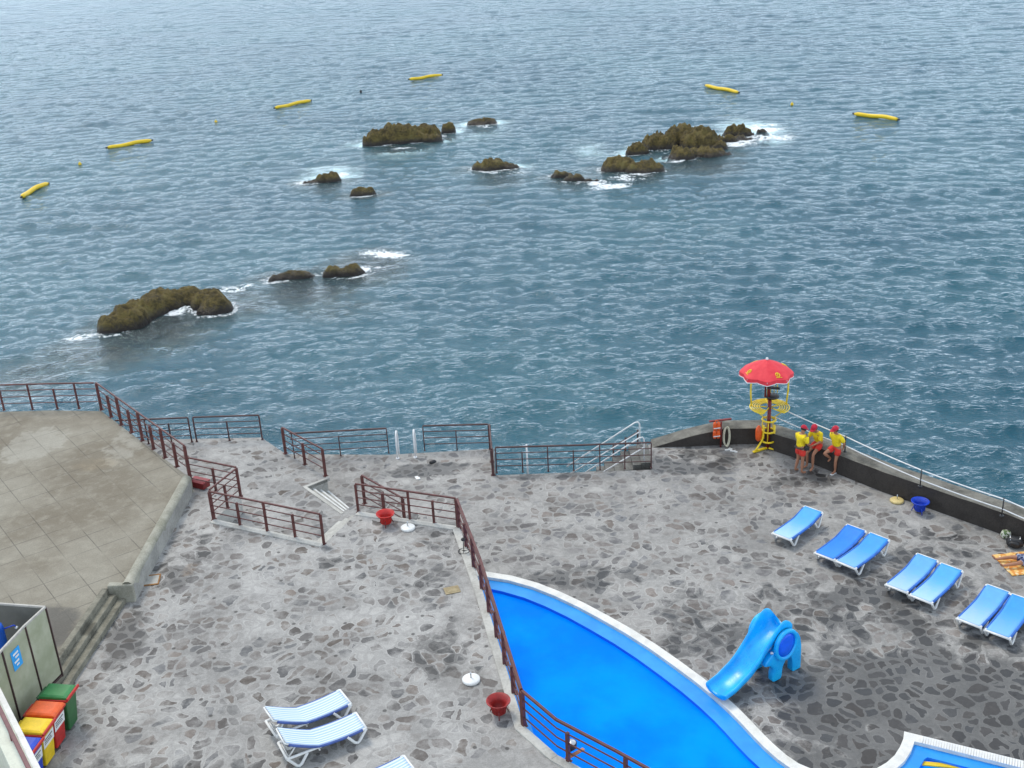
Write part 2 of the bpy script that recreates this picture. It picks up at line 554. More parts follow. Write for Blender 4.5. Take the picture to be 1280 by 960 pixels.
SC.view_settings.view_transform = 'Standard'
SC.view_settings.look = 'None'
SC.view_settings.exposure = 0.36
SC.view_settings.gamma = 1.0
SC.view_settings.use_curve_mapping = False
SC.cycles.use_denoising = True
SC.cycles.max_bounces = 8
SC.cycles.transparent_max_bounces = 12

# ================================================================== ROCKS
SEA = -3.0
M_rock = None
t = NT('weedy_rock')
g = t.geo()
z = t.n('ShaderNodeSeparateXYZ', {0: g}).outputs[2]
n1 = t.noise(g, .9, 7, .65).outputs[0]
n2 = t.noise(g, 5.5, 6, .7).outputs[0]
c = t.mix(t.mr(t.math('ADD', t.math('MULTIPLY', n1, .5), t.math('MULTIPLY', n2, .5)), .38, .62), (.045, .034, .011), (.175, .128, .032))
c = t.mix(t.mr(n1, .52, .7, 0, .6), c, (.165, .15, .05))
wl = t.mr(t.math('ADD', z, t.math('MULTIPLY', t.math('SUBTRACT', n2, .5), .5)), SEA + .04, SEA + .62)
c = t.mix(wl, (.020, .014, .011), c)
rg = t.mr(wl, 0, 1, .3, .85)
t.bsdf({'Base Color': c, 'Roughness': rg, 'Normal': t.bump(t.math('ADD', n2, t.math('MULTIPLY', n1, .6)), 1.0, .22)})
M_rock = t.m

ROCK_BLOBS = []     # (x, y, rx, ry) at the waterline, used for the foam and the shoals


def rock(name, label, blobs, res=.12, rough=.30, seed=0, group=None):
    """blobs: (px, py_base, width_px, height_px, depth_ratio) read as lumps standing in the water"""
    L = []
    for (px, py, wp, hp, dr) in blobs:
        s = PXM(px, py, SEA)
        rx = wp / s / 2
        ry = rx * dr
        c0 = W(px, py, SEA)
        sl = CAM_H - SEA
        ang = math.atan2(sl, c0.xy.length)
        h = max(.18, (hp / s * .78 - 1.3 * ry * math.sin(ang)) / math.cos(ang))
        d = c0.xy.normalized()
        cen = c0.xy + d * ry * .85
        L.append((cen.x, cen.y, rx * 1.22, ry * 1.15, h, math.atan2(-d.x, d.y)))
        ROCK_BLOBS.append((cen.x, cen.y, rx, ry, h))
    x0 = min(b[0] - max(b[2], b[3]) * 1.4 for b in L); x1 = max(b[0] + max(b[2], b[3]) * 1.4 for b in L)
    y0 = min(b[1] - max(b[2], b[3]) * 1.4 for b in L); y1 = max(b[1] + max(b[2], b[3]) * 1.4 for b in L)
    nx = int((x1 - x0) / res) + 2
    ny = int((y1 - y0) / res) + 2
    cx, cy = (x0 + x1) / 2, (y0 + y1) / 2
    H = np.full((ny, nx), -1.5)
    for j in range(ny):
        y = y0 + j * res
        for i in range(nx):
            x = x0 + i * res
            q = Vector((x * .55 + seed * 7.1, y * .55, seed * 3.3))
            wx = mnoise.noise(q * 1.6) * .35
            wy = mnoise.noise(q * 1.6 + Vector((9, 4, 2))) * .35
            acc_ = 0.
            for (bx, by, rx, ry, h, th) in L:
                dx, dy = x - bx + wx * min(1, rx), y - by + wy * min(1, ry)
                u = dx * math.cos(th) + dy * math.sin(th)
                v = -dx * math.sin(th) + dy * math.cos(th)
                d2 = (u / rx) ** 2 + (v / ry) ** 2
                d2 = d2 ** 1.3
                val = (h + .45) * (1 - d2) ** .42 - .45 if d2 < 1 else -.45 - (d2 - 1) * .8
                acc_ += math.exp(5.5 * max(val, -3.))
            best = math.log(acc_ + 1e-9) / 5.5
            if best > -1.4:
                rd = mnoise.fractal(q * 2.2, .9, 2.1, 5)
                rid = 1 - abs(mnoise.noise(q * 3.6 + Vector((1, 7, 3)))) * 2
                amp = rough * (.35 + min(1.2, max(0, best + .5)))
                rd2 = mnoise.fractal(q * 6.5 + Vector((3, 1, 8)), .8, 2.2, 4)
                best += amp * (rd * .46 + rid * .30 + rd2 * .22 - .16)
                vv = mnoise.voronoi(Vector((x, y, 0)) * 1.7)[0]
                best += amp * 1.1 * (min(vv[1] - vv[0], .32) - .22)
            H[j, i] = max(best, -1.5)
    keep = H > -.9
    idx = -np.ones((ny, nx), int)
    vs, fs = [], []
    for j in range(ny - 1):
        for i in range(nx - 1):
            q = ((j, i), (j, i + 1), (j + 1, i + 1), (j + 1, i))
            if sum(keep[a] for a in q) >= 3:
                ff = []
                for a in q:
                    if idx[a] < 0:
                        idx[a] = len(vs)
                        vs.append((x0 + a[1] * res - cx, y0 + a[0] * res - cy, float(H[a])))
                    ff.append(int(idx[a]))
                fs.append(ff)
    mb = MB()
    mb.add(vs, fs, 0, True)
    o = mb.build(name, M_rock)
    o.location = (cx, cy, SEA)
    tag(o, label, 'rock', group)
    return o


GR = 'rocks standing out of the sea'
rock('rock', 'largest near rock, a curved olive brown hump with a wet cove in front',
     [(148, 415, 40, 34, .85), (164, 409, 46, 39, .85), (182, 400, 50, 40, .85), (202, 390, 52, 37, .8), (224, 382, 56, 31, .65), (246, 381, 54, 28, .65), (262, 386, 42, 31, .75), (268, 391, 40, 30, .8)], .10, .24, 1, GR)
rock('rock', 'thin low dark rock next right of the large curved hump', [(352, 350, 36, 12, .45), (374, 349, 36, 15, .5)], .08, .22, 2, GR)
rock('rock', 'small rounded brown rock beside the white splash, right end of the near reef', [(418, 345, 32, 14, .5), (440, 344, 32, 17, .55)], .08, .25, 3, GR)
rock('rock', 'wide jagged dark rock with three peaks, far left cluster beyond the reef',
     [(474, 181, 34, 24, .7), (496, 179, 44, 31, .7), (512, 178, 36, 26, .7), (533, 174, 36, 24, .7), (540, 177, 26, 14, .6)], .12, .42, 4, GR)
rock('rock', 'tiny knob of rock just right of the jagged three peaked rock', [(561, 166, 17, 15, .8)], .1, .35, 5, GR)
rock('rock', 'farthest small low rock right of the tiny knob', [(603, 156, 32, 11, .6)], .1, .35, 6, GR)
rock('rock', 'flat topped lone rock in open water between the two far clusters', [(612, 213, 38, 19, .6), (634, 211, 26, 10, .5)], .1, .3, 7, GR)
rock('rock', 'low rock with breaking foam at its left, nearest the small rounded rock', [(410, 228, 32, 15, .5), (388, 230, 20, 6, .5)], .1, .35, 8, GR)
rock('rock', 'small rounded dark rock closest below the low foamy rock', [(453, 245, 28, 13, .5)], .09, .3, 9, GR)
rock('rock', 'long low rock at the left tip of the right cluster', [(703, 222, 28, 13, .5), (718, 226, 28, 11, .5), (738, 227, 18, 5, .4)], .1, .3, 10, GR)
rock('rock', 'broad smooth brown rock in front of the tallest right cluster rock', [(774, 215, 40, 26, .75), (806, 216, 42, 21, .6)], .11, .3, 11, GR)
rock('rock', 'tallest craggy rock in the middle of the right cluster',
     [(797, 193, 26, 18, .7), (824, 186, 40, 26, .7), (853, 182, 40, 34, .8), (876, 186, 40, 34, .8), (892, 187, 30, 16, .7), (852, 199, 30, 19, .8), (880, 196, 56, 15, .5)], .13, .5, 12, GR)
rock('rock', 'broken rock awash in white water at the right end of the right cluster', [(923, 170, 32, 17, .6), (907, 178, 30, 13, .6), (954, 166, 16, 5, .5), (926, 175, 30, 6, .4)], .11, .5, 13, GR)

# shoals: submerged reef under the surface
SHOALS = []         # (x, y, rx, ry, strength)


def shoal(px, py, wpx, ry, st):
    c = W(px, py, SEA)
    SHOALS.append((c.x, c.y, wpx / PXM(px, py, SEA) / 2, ry, st))


for s_ in [(200, 412, 190, 5.0, .95), (120, 440, 200, 4.5, .85), (30, 470, 180, 4.0, .7), (300, 378, 150, 4.5, .8), (380, 365, 190, 4.5, .85), (455, 335, 140, 5.5, 1.0), (420, 385, 200, 4.0, .45),
           (500, 185, 130, 7, .6), (410, 222, 110, 7, .75), (720, 225, 120, 5, .7), (800, 215, 130, 6, .7), (870, 205, 170, 7, .7), (940, 165, 110, 9, .8), (630, 222, 110, 6, .6), (740, 190, 90, 8, .4), (600, 165, 120, 8, .4)]:
    shoal(*s_)

FOAM = []


def foam(px, py, wpx, ry, st):
    c = W(px, py, SEA)
    FOAM.append((c.x, c.y, wpx / PXM(px, py, SEA) / 2 * 1.15, ry * 1.1, st * 1.14))


for f_ in [(100, 421, 60, 1.0, .85), (128, 412, 30, .9, .8), (215, 391, 50, .9, .95), (190, 402, 50, .6, .8), (245, 381, 40, .8, .75), (290, 362, 60, 1.0, .75), (312, 356, 50, .8, .7), (395, 347, 40, 1.2, 1.0), (335, 352, 40, .8, .6),
           (470, 319, 90, 1.7, 1.05), (500, 322, 40, 1.5, 1.1), (468, 336, 60, 1.2, .9), (440, 322, 40, 1.2, .8), (380, 228, 40, 2., .8), (425, 218, 40, 1.6, .8), (410, 236, 70, 1.2, .5), (500, 185, 60, 1.6, .7), (545, 176, 30, 2.2, .9), (575, 162, 40, 2.2, .55),
           (605, 159, 40, 1.5, .7), (612, 216, 50, .9, .7), (645, 216, 50, 1.5, .6), (735, 229, 70, 1.6, .95), (765, 233, 80, 1.6, .9), (790, 221, 70, 1.7, .95), (850, 200, 60, 1.4, .9), (830, 190, 40, 2., .6), (945, 172, 110, 3.6, 1.15), (962, 163, 60, 4.5, 1.15), (915, 180, 60, 2.5, .9), (690, 218, 30, 1.5, .6), (550, 168, 30, 2, .5), (1080, 600, 14, .6, .5)]:
    foam(*f_)

# ================================================================== SEA
rng = np.random.default_rng(11)
r_in = 24.0
rs = [r_in]
while rs[-1] < 430:
    rs.append(rs[-1] + max(.10, rs[-1] * .0028))
while rs[-1] < 26000:
    rs.append(rs[-1] * 1.06)
rs = np.array(rs)
NA = 1600
az = np.linspace(R(-47), R(47), NA)
RR, AZ = np.meshgrid(rs, az, indexing='ij')
X = RR * np.sin(AZ)
Y = RR * np.cos(AZ)
Zs = np.zeros_like(X)
DX = np.zeros_like(X)
DY = np.zeros_like(X)
space = np.maximum(np.gradient(rs)[:, None], RR * (az[1] - az[0]))
NW = 96
# patchiness of the wind
gust = 1 + .22 * np.sin(X * .035 + .9 * np.sin(Y * .021)) * np.sin(Y * .027 + 1.3) + .12 * np.sin(X * .11 + Y * .083 + 2 * np.sin(Y * .05))
for i in range(NW):
    u = (i + .5) / NW
    lam = .42 * (10.0 / .42) ** (u ** 1.45)
    lam *= math.exp(rng.normal(0, .05))
    k = 2 * math.pi / lam
    th = R(-97) + rng.normal(0, .62 if lam < 4 else .34)
    s = .027 * (1.0 if lam < 1.6 else (2.4 / lam) ** .9)
    if lam < 1.0:
        s *= .8
    a = s / k
    dx, dy = math.cos(th), math.sin(th)
    ph = rng.uniform(0, 2 * math.pi)
    fade = np.clip((lam / space - 2.0) / 2.0, 0, 1)
    arg = k * (X * dx + Y * dy) + ph
    A = a * fade * (gust if lam < 5 else 1.)
    Zs += A * np.cos(arg)
    sn = A * np.sin(arg) * .95
    DX -= dx * sn
    DY -= dy * sn
fo = np.zeros_like(X)
sh = np.zeros_like(X)
near = (RR > 40) & (RR < 190)
xn, yn = X[near], Y[near]
fn = np.zeros_like(xn)
sn_ = np.zeros_like(xn)
for (cx, cy, rx, ry, st) in FOAM:
    d = np.sqrt(((xn - cx) / rx) ** 2 + ((yn - cy) / ry) ** 2)
    fn = np.maximum(fn, st * np.clip(1.25 - d, 0, 1))
for (cx, cy, rx, ry, h) in ROCK_BLOBS:
    d = np.sqrt(((xn - cx) / (rx + .55)) ** 2 + ((yn - cy) / (ry + .55)) ** 2)
    fn = np.maximum(fn, .72 * np.clip((1.30 - d) / .3, 0, 1))
    sn_ = np.maximum(sn_, .7 * np.clip(1.5 - d * .6, 0, 1))
for (cx, cy, rx, ry, st) in SHOALS:
    d = np.sqrt(((xn - cx) / rx) ** 2 + ((yn - cy) / ry) ** 2)
    sn_ = np.maximum(sn_, st * np.clip(1.2 - d, 0, 1))
fo[near] = fn
sh[near] = np.clip(sn_, 0, 1)
calm = 1 - .45 * sh
Zs *= calm
nv = X.size
co = np.empty((nv, 3), np.float32)
co[:, 0] = (X + DX).ravel()
co[:, 1] = (Y + DY).ravel()
co[:, 2] = (SEA + Zs).ravel()
nr, nc = X.shape
ii = (np.arange(nr - 1)[:, None] * nc + np.arange(nc - 1)[None, :]).ravel()
quads = np.stack([ii, ii + 1, ii + nc + 1, ii + nc], 1).astype(np.int32)
me = bpy.data.meshes.new('sea')
me.vertices.add(nv)
me.vertices.foreach_set('co', co.ravel())
nf_ = len(quads)
me.loops.add(nf_ * 4)
me.loops.foreach_set('vertex_index', quads.ravel())
me.polygons.add(nf_)
me.polygons.foreach_set('loop_start', np.arange(0, nf_ * 4, 4, dtype=np.int32))
me.update(calc_edges=True)
me.polygons.foreach_set('use_smooth', np.ones(nf_, bool))
for nm, arr in (('foam', fo), ('shoal', sh)):
    at = me.attributes.new(nm, 'FLOAT', 'POINT')
    at.data.foreach_set('value', arr.ravel().astype(np.float32))
sea = bpy.data.objects.new('sea', me)
COL.objects.link(sea)
tag(sea, 'rippled blue grey open sea', None, None, 'structure')
t = NT('sea_water')
g = t.geo()
at_f = t.n('ShaderNodeAttribute', attribute_name='foam').outputs['Fac']
at_s = t.n('ShaderNodeAttribute', attribute_name='shoal').outputs['Fac']
at_f = t.math('MULTIPLY', at_f, t.mr(t.noise(g, .42, 4, .6).outputs[0], .36, .58, .45, 1.08))
wq = t.n('ShaderNodeVectorMath', {0: t.noise(g, .28, 3).outputs['Color'], 1: (1.6, 1.6, 0)}, operation='MULTIPLY').outputs[0]
g2 = t.n('ShaderNodeVectorMath', {0: g, 1: wq}, operation='ADD').outputs[0]
st_ = t.n('ShaderNodeVectorMath', {0: g2, 1: (1, 2.1, 0)}, operation='MULTIPLY').outputs[0]
r1 = t.noise(st_, 1.2, 3, .5).outputs[0]
r1 = t.math('SUBTRACT', 1., t.math('POWER', t.math('ABSOLUTE', t.math('MULTIPLY', t.math('SUBTRACT', r1, .5), 3.4)), .75))
r2 = t.noise(st_, 3.0, 4, .58).outputs[0]
bh = t.math('ADD', t.math('MULTIPLY', r1, .20), t.math('MULTIPLY', r2, .55))
nrm = t.bump(bh, 1., .225)
big = t.noise(g, .035, 4, .5).outputs[0]
body = t.mix(t.mr(big, .35, .65), (.006, .066, .100), (.010, .082, .112))
body = t.mix(t.mr(at_s, .0, .7, 0, .75), body, (.035, .080, .085))
diff = t.n('ShaderNodeBsdfDiffuse', {'Color': body}).outputs[0]
trn = t.n('ShaderNodeBsdfTransparent', {'Color': (.62, .78, .76)}).outputs[0]
shn = t.math('MULTIPLY', t.math('ADD', at_s, t.math('MULTIPLY', t.math('SUBTRACT', t.noise(g, .5, 5, .65).outputs[0], .5), .9)), t.mr(at_s, .04, .3))
m1 = t.n('ShaderNodeMixShader', {0: t.mr(shn, .15, .9, 0, .7)})
t.t.links.new(diff, m1.inputs[1])
t.t.links.new(trn, m1.inputs[2])
gl = t.n('ShaderNodeBsdfGlossy', {'Color': (.90, .96, 1.), 'Roughness': .09, 'Normal': nrm}).outputs[0]
fr = t.n('ShaderNodeFresnel', {'IOR': 1.40, 'Normal': nrm}).outputs[0]
m2 = t.n('ShaderNodeMixShader', {0: fr})
t.t.links.new(m1.outputs[0], m2.inputs[1])
t.t.links.new(gl, m2.inputs[2])
# foam
fv = t.n('ShaderNodeVectorMath', {0: g, 1: (1, 1, .3)}, operation='MULTIPLY').outputs[0]
f1 = t.noise(fv, 1.3, 8, .74).outputs[0]
f1 = t.math('SUBTRACT', .95, t.math('ABSOLUTE', t.math('MULTIPLY', t.math('SUBTRACT', f1, .5), 3.2)))
f2 = t.noise(fv, 7., 5, .7).outputs[0]
fm = t.math('ADD', t.math('MULTIPLY', f1, .62), t.math('MULTIPLY', f2, .38))
thr = t.math('SUBTRACT', .95, t.math('MULTIPLY', at_f, .36))
fmask = t.math('MULTIPLY', t.mr(t.math('SUBTRACT', fm, thr), .01, .10), t.mr(at_f, .05, .2))
fd = t.n('ShaderNodeBsdfDiffuse', {'Color': (.82, .86, .88, 1)}).outputs[0]
m3 = t.n('ShaderNodeMixShader', {0: t.math('MULTIPLY', fmask, .92)})
t.t.links.new(m2.outputs[0], m3.inputs[1])
t.t.links.new(fd, m3.inputs[2])
t.t.links.new(m3.outputs[0], t.out.inputs[0])
me.materials.append(t.m)

# seabed sheet and reef (seen through the shallow water only)
t = NT('reef_rock')
g = t.geo()
n1 = t.noise(g, .8, 7, .7).outputs[0]
t.bsdf({'Base Color': t.mix(t.mr(n1, .38, .62), (.05, .042, .028), (.17, .145, .10)), 'Roughness': 1.})
M_reef = t.m
res = .9
x0, x1, y0, y1 = -45., 45., 42., 125.
nx, ny = int((x1 - x0) / res), int((y1 - y0) / res)
vs, fs = [], []
for j in range(ny + 1):
    for i in range(nx + 1):
        x, y = x0 + i * res, y0 + j * res
        h = 0.
        for (cx, cy, rx, ry, st) in SHOALS:
            d = math.hypot((x - cx) / rx, (y - cy) / ry)
            h = max(h, st * max(0, min(1, 1.5 - d)))
        vs.append((x, y, min(SEA - .75, SEA - 6 + 4.7 * min(1, h * 1.2) + .35 * mnoise.fractal(Vector((x, y, 0)) * .5, 1, 2, 4) * h)))
for j in range(ny):
    for i in range(nx):
        a = j * (nx + 1) + i
        fs.append((a, a + 1, a + nx + 2, a + nx + 1))
mb = MB(); mb.add(vs, fs, 0, True)
tag(mb.build('seabed', M_reef), 'submerged reef under the shallow water', None, None, 'structure')

# ================================================================== DECKS
def P2(px, py, z=0.):
    v = W(px, py, z)
    return (v.x, v.y)


Zt, Zp, Zl = 1.2, 1.7, 0.6
B = [P2(574, 659, Zt), P2(603, 738, Zt), P2(655, 908, Zt), P2(697, 945, Zt), P2(770, 985, Zt)]
ddx, ddy = B[4][0] - B[3][0], B[4][1] - B[3][1]
B.append((B[4][0] + ddx * 1.6, B[4][1] + ddy * 1.6))
A0 = P2(448, 640, Zt)
D = [P2(267, 650, Zt), P2(405, 680, Zt)]
G0 = P2(301, 620, Zt)
F0 = P2(240, 606, Zt)

# pool outline (outer edge of the white coping), clockwise from the top left
pool = [(608, 716), (640, 721), (672, 730), (700, 741), (730, 755), (760, 771), (790, 788), (820, 807), (850, 828), (880, 850), (902, 868), (922, 886), (938, 902), (952, 917), (966, 931), (982, 945), (998, 956), (1012, 962)]
pool = [P2(*q) for q in pool]
pool = [(-1.52, 28.99)] + pool + [(6.72, 19.72), (7.22, 19.66)]
i_arc_end = len(pool)
pool += [P2(1096, 962), P2(1108, 955), P2(1118, 946), P2(1125, 935), P2(1129, 925), P2(1130, 916)]
i_corner = len(pool) - 1
e = Vector(P2(1280, 953)) - Vector(P2(1130, 916))
e.normalize()
far = Vector(pool[-1]) + e * 9.5
pool += [(far.x, far.y), (16.5, 10.5), (4.9, 10.5)]
i_left = len(pool) - 1
pool += [(B[5][0], B[5][1]), (B[4][0], B[4][1]), (B[3][0], B[3][1]), (B[2][0], B[2][1]), (B[1][0], B[1][1])]
NP = len(pool)


def offset(poly, ds):
    """inward offset of a clockwise polygon, one distance per edge (edge i runs from i to i+1)"""
    n = len(poly)
    L = []
    for i in range(n):
        a, b = Vector(poly[i]), Vector(poly[(i + 1) % n])
        d = (b - a).normalized()
        nin = Vector((d.y, -d.x))      # right of the direction = inside when clockwise
        L.append((a + nin * ds[i], d))
    out = []
    for i in range(n):
        p1, d1 = L[i - 1]
        p2, d2 = L[i]
        cr_ = d1.x * d2.y - d1.y * d2.x
        if abs(cr_) < .02:
            q = p2 if abs(ds[i] - ds[i - 1]) < 1e-6 else p2
        else:
            s_ = ((p2 - p1).x * d2.y - (p2 - p1).y * d2.x) / cr_
            q = p1 + d1 * s_
        out.append((q.x, q.y))
    return out


edge_left = set(range(i_left, NP)) | {NP - 1}
cop = [(.012 if i >= i_left else .25) for i in range(NP)]
led = [(.42 if i >= i_left else (.56 if i >= i_arc_end else .70)) for i in range(NP)]
pool_c = offset(pool, cop)
pool_l = offset(pool, led)

for P_ in (pool_l,):
    P_[1] = tuple(Vector(P_[0]).lerp(Vector(P_[2]), .4))
    P_[i_corner - 1] = tuple(Vector(P_[i_corner - 2]).lerp(Vector(P_[i_corner]), .5))
pool_c[i_corner - 1] = tuple(Vector(pool_c[i_corner - 2]).lerp(Vector(pool_c[i_corner]), .6))
# lower deck with the pool cut out of it
Ywall_in = [(815, 559.5), (860, 558.5), (905, 556), (947, 555), (968, 564), (1016, 580), (1058, 597), (1103, 615), (1252, 668), (1280, 680)]
WI = [P2(*q) for q in Ywall_in]
dv = Vector(WI[-1]) - Vector(WI[-3])
dv.normalize()
WI.append(tuple(Vector(WI[-1]) + dv * 14))


def offset_open(pl, d):
    out = []
    n = len(pl)
    for i in range(n):
        a = Vector(pl[max(i - 1, 0)]); b = Vector(pl[i]); c = Vector(pl[min(i + 1, n - 1)])
        d1 = (b - a).normalized() if i else (c - b).normalized()
        d2 = (c - b).normalized() if i < n - 1 else d1
        n1 = Vector((-d1.y, d1.x)); n2 = Vector((-d2.y, d2.x))
        m = (n1 + n2).normalized()
        out.append(tuple(b + m * d / max(.5, m.dot(n1))))
    return out


WO = offset_open(WI, .70)
WOUT = offset_open(WI, .74)
Lr = [P2(815, 587), P2(620, 594)]
deck_out = [(-9.3, 37.75), P2(486, 568.5), P2(614, 562.5), (-.78, 37.2), (-.78, Lr[1][1]), Lr[0], (4.86, 36.9)] + WOUT[1:] + [(30, 12), (30, 6), (-12, 6), (-12, 37.6)]
deck_out[2] = (-.84, P2(614, 561)[1])


def poly_solid(name, outer, holes, ztop, zbot, mats):
    bm = bmesh.new()
    loops = []
    for lp in [outer] + holes:
        vs_ = [bm.verts.new((x, y, ztop)) for x, y in lp]
        loops.append([bm.edges.new((vs_[i], vs_[(i + 1) % len(vs_)])) for i in range(len(vs_))])
    ed = [e_ for lp in loops for e_ in lp]
    bmesh.ops.triangle_fill(bm, use_beauty=True, use_dissolve=False, edges=ed)
    bmesh.ops.recalc_face_normals(bm, faces=bm.faces[:])
    if bm.faces and bm.faces[0].normal.z < 0:
        bmesh.ops.reverse_faces(bm, faces=bm.faces[:])
    for lp in [outer]:
        n = len(lp)
        top = [bm.verts.new((x, y, ztop)) for x, y in lp]
        bot = [bm.verts.new((x, y, zbot)) for x, y in lp]
        for i in range(n):
            f_ = bm.faces.new((top[i], top[(i + 1) % n], bot[(i + 1) % n], bot[i]))
            f_.material_index = 1
    me_ = bpy.data.meshes.new(name)
    bm.to_mesh(me_)
    bm.free()
    for m_ in mats:
        me_.materials.append(m_)
    o_ = bpy.data.objects.new(name, me_)
    COL.objects.link(o_)
    return o_


deck = poly_solid('pool_deck', deck_out, [pool], 0., -7, [M_deck, M_seaw])
tag(deck, 'lower pool deck of dark stones set in grey cement', None, None, 'structure')

# upper terrace
terr = [F0, G0, D[0], D[1], A0] + B + [(5.4, 6.0), (-11.6, 6.0), (-11.6, 33.2)]
mb = MB(); mb.prism(terr, -.5, Zt, 0, 1)
tag(mb.build('upper_terrace', [M_terr, M_pale]), 'upper terrace of stones set in pale cement', None, None, 'structure')
# pale kerb strip along the terrace edges
mb = MB()
Bo = [Vector(q) for q in [A0] + B]
Bi = [Vector(q) for q in offset_open([tuple(v) for v in Bo], -.22)]
for i in range(len(Bo) - 1):
    mb.prism([Bo[i], Bo[i + 1], Bi[i + 1], Bi[i]], Zt - .3, Zt + .035)
d0, d1 = Vector(D[0]), Vector(D[1])
nn = Vector((-(d1 - d0).y, (d1 - d0).x)).normalized()
mb.prism([d0 + nn * .03, d1 + nn * .03, d1 - nn * .2, d0 - nn * .2], Zt - .4, Zt + .03)
tag(mb.build('terrace_kerb', M_pale, None, .012), 'pale cement kerb strip along the terrace edge', None, None, 'structure')

# landing
E0, E1 = P2(357, 567, Zl), P2(407, 596, Zl)
C0 = P2(452, 631, Zl)
st_a, st_b = P2(384, 609, Zl), P2(428, 640, Zl)      # back line of the stair notch
st_c, st_d = P2(409, 599, Zl), P2(446, 629, Zl)      # front line
dirE = (Vector(E1) - Vector(E0)).normalized()
Cend = Vector(C0) + dirE * 2.6
land = [(-13.6, 38.25), (-9.45, 37.95), E0, E1, st_c, st_a, st_b, st_d, C0, tuple(Cend), (-3.3, 29.7), (-5.0, 29.3), (-6.2, 28.6), (-11.6, 29.5), (-15.6, 36.5), (-16.2, 38.2)]
mb = MB(); mb.prism(land, -7, Zl, 0, 1)
tag(mb.build('landing', [M_land, M_conc]), 'middle landing of worn stones in cement', None, None, 'structure')

# white nosed steps from landing to deck
sa, sb, sc_, sd_ = map(Vector, (st_a, st_b, st_c, st_d))
root = empty('stone_steps', (sa.x, sa.y, 0))
tag(root, 'short white edged steps going down from the landing to the ladder platform', 'steps')
off = Vector((sa.x, sa.y))
mb = MB(); mn = MB()
N_ = 3
for k in range(N_):
    f0, f1 = k / N_, (k + 1) / N_
    zt = Zl - .15 * (k + 1)
    a0, a1 = sa.lerp(sc_, f0), sa.lerp(sc_, f1)
    b0, b1 = sb.lerp(sd_, f0), sb.lerp(sd_, f1)
    mb.prism([a0 - off, a1 - off, b1 - off, b0 - off], -.2, zt)
    q0, q1 = a0.lerp(a1, .74), b0.lerp(b1, .74)
    mn.prism([q0 - off, a1 - off, b1 - off, q1 - off], zt - .02, zt + .012)
mb.build('step_block', M_conc, root)
mn.build('nosing', M_nose, root)
# white edge around the notch
mb = MB()
for (p_, q_) in ((sc_, sa), (sa, sb)):
    d_ = (q_ - p_).normalized(); n_ = Vector((d_.y, -d_.x))
    if n_.dot((sa + sb + sc_ + sd_) / 4 - p_) > 0:
        n_ = -n_
    e1, e2 = p_ - d_ * .10, q_ + d_ * .10
    mb.prism([e1 - off, e2 - off, e2 + n_ * .11 - off, e1 + n_ * .11 - off], Zl - .1, Zl + (.02 if p_ is sc_ else .017))
o = mb.build('edge_strip', M_pale, root)

# two steps from the terrace to the landing through the gap in the rails
root = empty('stone_steps', (D[1][0], D[1][1], Zl))
tag(root, 'pale worn steps through the gap in the terrace rails near the red basket', 'steps')
a_, b_ = Vector(D[1]), Vector(A0)
n_ = Vector((-(b_ - a_).y, (b_ - a_).x)).normalized()
off = a_
for k in range(3):
    mb = MB()
    mb.prism([a_ + n_ * .26 * k - off, b_ + n_ * .26 * k - off, b_ + n_ * .26 * (k + 1) - off, a_ + n_ * .26 * (k + 1) - off], -.3, .45 - .15 * k)
    mb.build('step', M_pale, root, .02)

# plaza, with the stair niche on its right edge
H2 = [P2(127, 512, Zp), P2(237, 597, Zp)]
kr = [P2(262, 600, Zp), P2(190, 722, Zp)]
plaza = [P2(0, 515, Zp), P2(65, 513, Zp), P2(127, 514, Zp), P2(237, 597, Zp), (-10.62, 32.6), (-10.72, 26.55), (-11.40, 26.45), (-11.70, 22.9), (-11.6, 22.3), (-11.6, 6), (-40, 6), (-40, 40.5)]
plaza[0] = (-40, 40.4)
plaza = plaza[:11]
plaza.insert(0, P2(0, 515, Zp))
mb = MB(); mb.prism(plaza, -7, Zp, 0, 1)
tag(mb.build('plaza', [M_plaza, M_conc]), 'raised plaza of stained cement slabs', None, None, 'structure')
# rounded kerb
mb = MB()
ka, kb = Vector((-10.62, 32.75)), Vector((-10.72, 26.5))
prof = [(-.02, -.5), (.0, .02), (-.04, .09), (-.11, .13), (-.20, .13), (-.27, .09), (-.31, .02), (-.31, -.1)]
nk = 14
vs, fs = [], []
for i in range(nk + 1):
    c_ = ka.lerp(kb, i / nk)
    j = mnoise.noise(Vector((i * .8, 3, 1))) * .015
    for (x, z) in prof:
        vs.append((c_.x + x + j, c_.y, Zp + z + j))
m_ = len(prof)
for i in range(nk):
    for k in range(m_ - 1):
        fs.append((i * m_ + k, i * m_ + k + 1, (i + 1) * m_ + k + 1, (i + 1) * m_ + k))
fs.append(tuple(range(m_)))
fs.append(tuple(nk * m_ + k for k in range(m_ - 1, -1, -1)))
mb.add(vs, fs, 0, True)
tag(mb.build('plaza_kerb', M_kerb), 'low rounded mossy kerb along the plaza edge', None, None, 'structure')
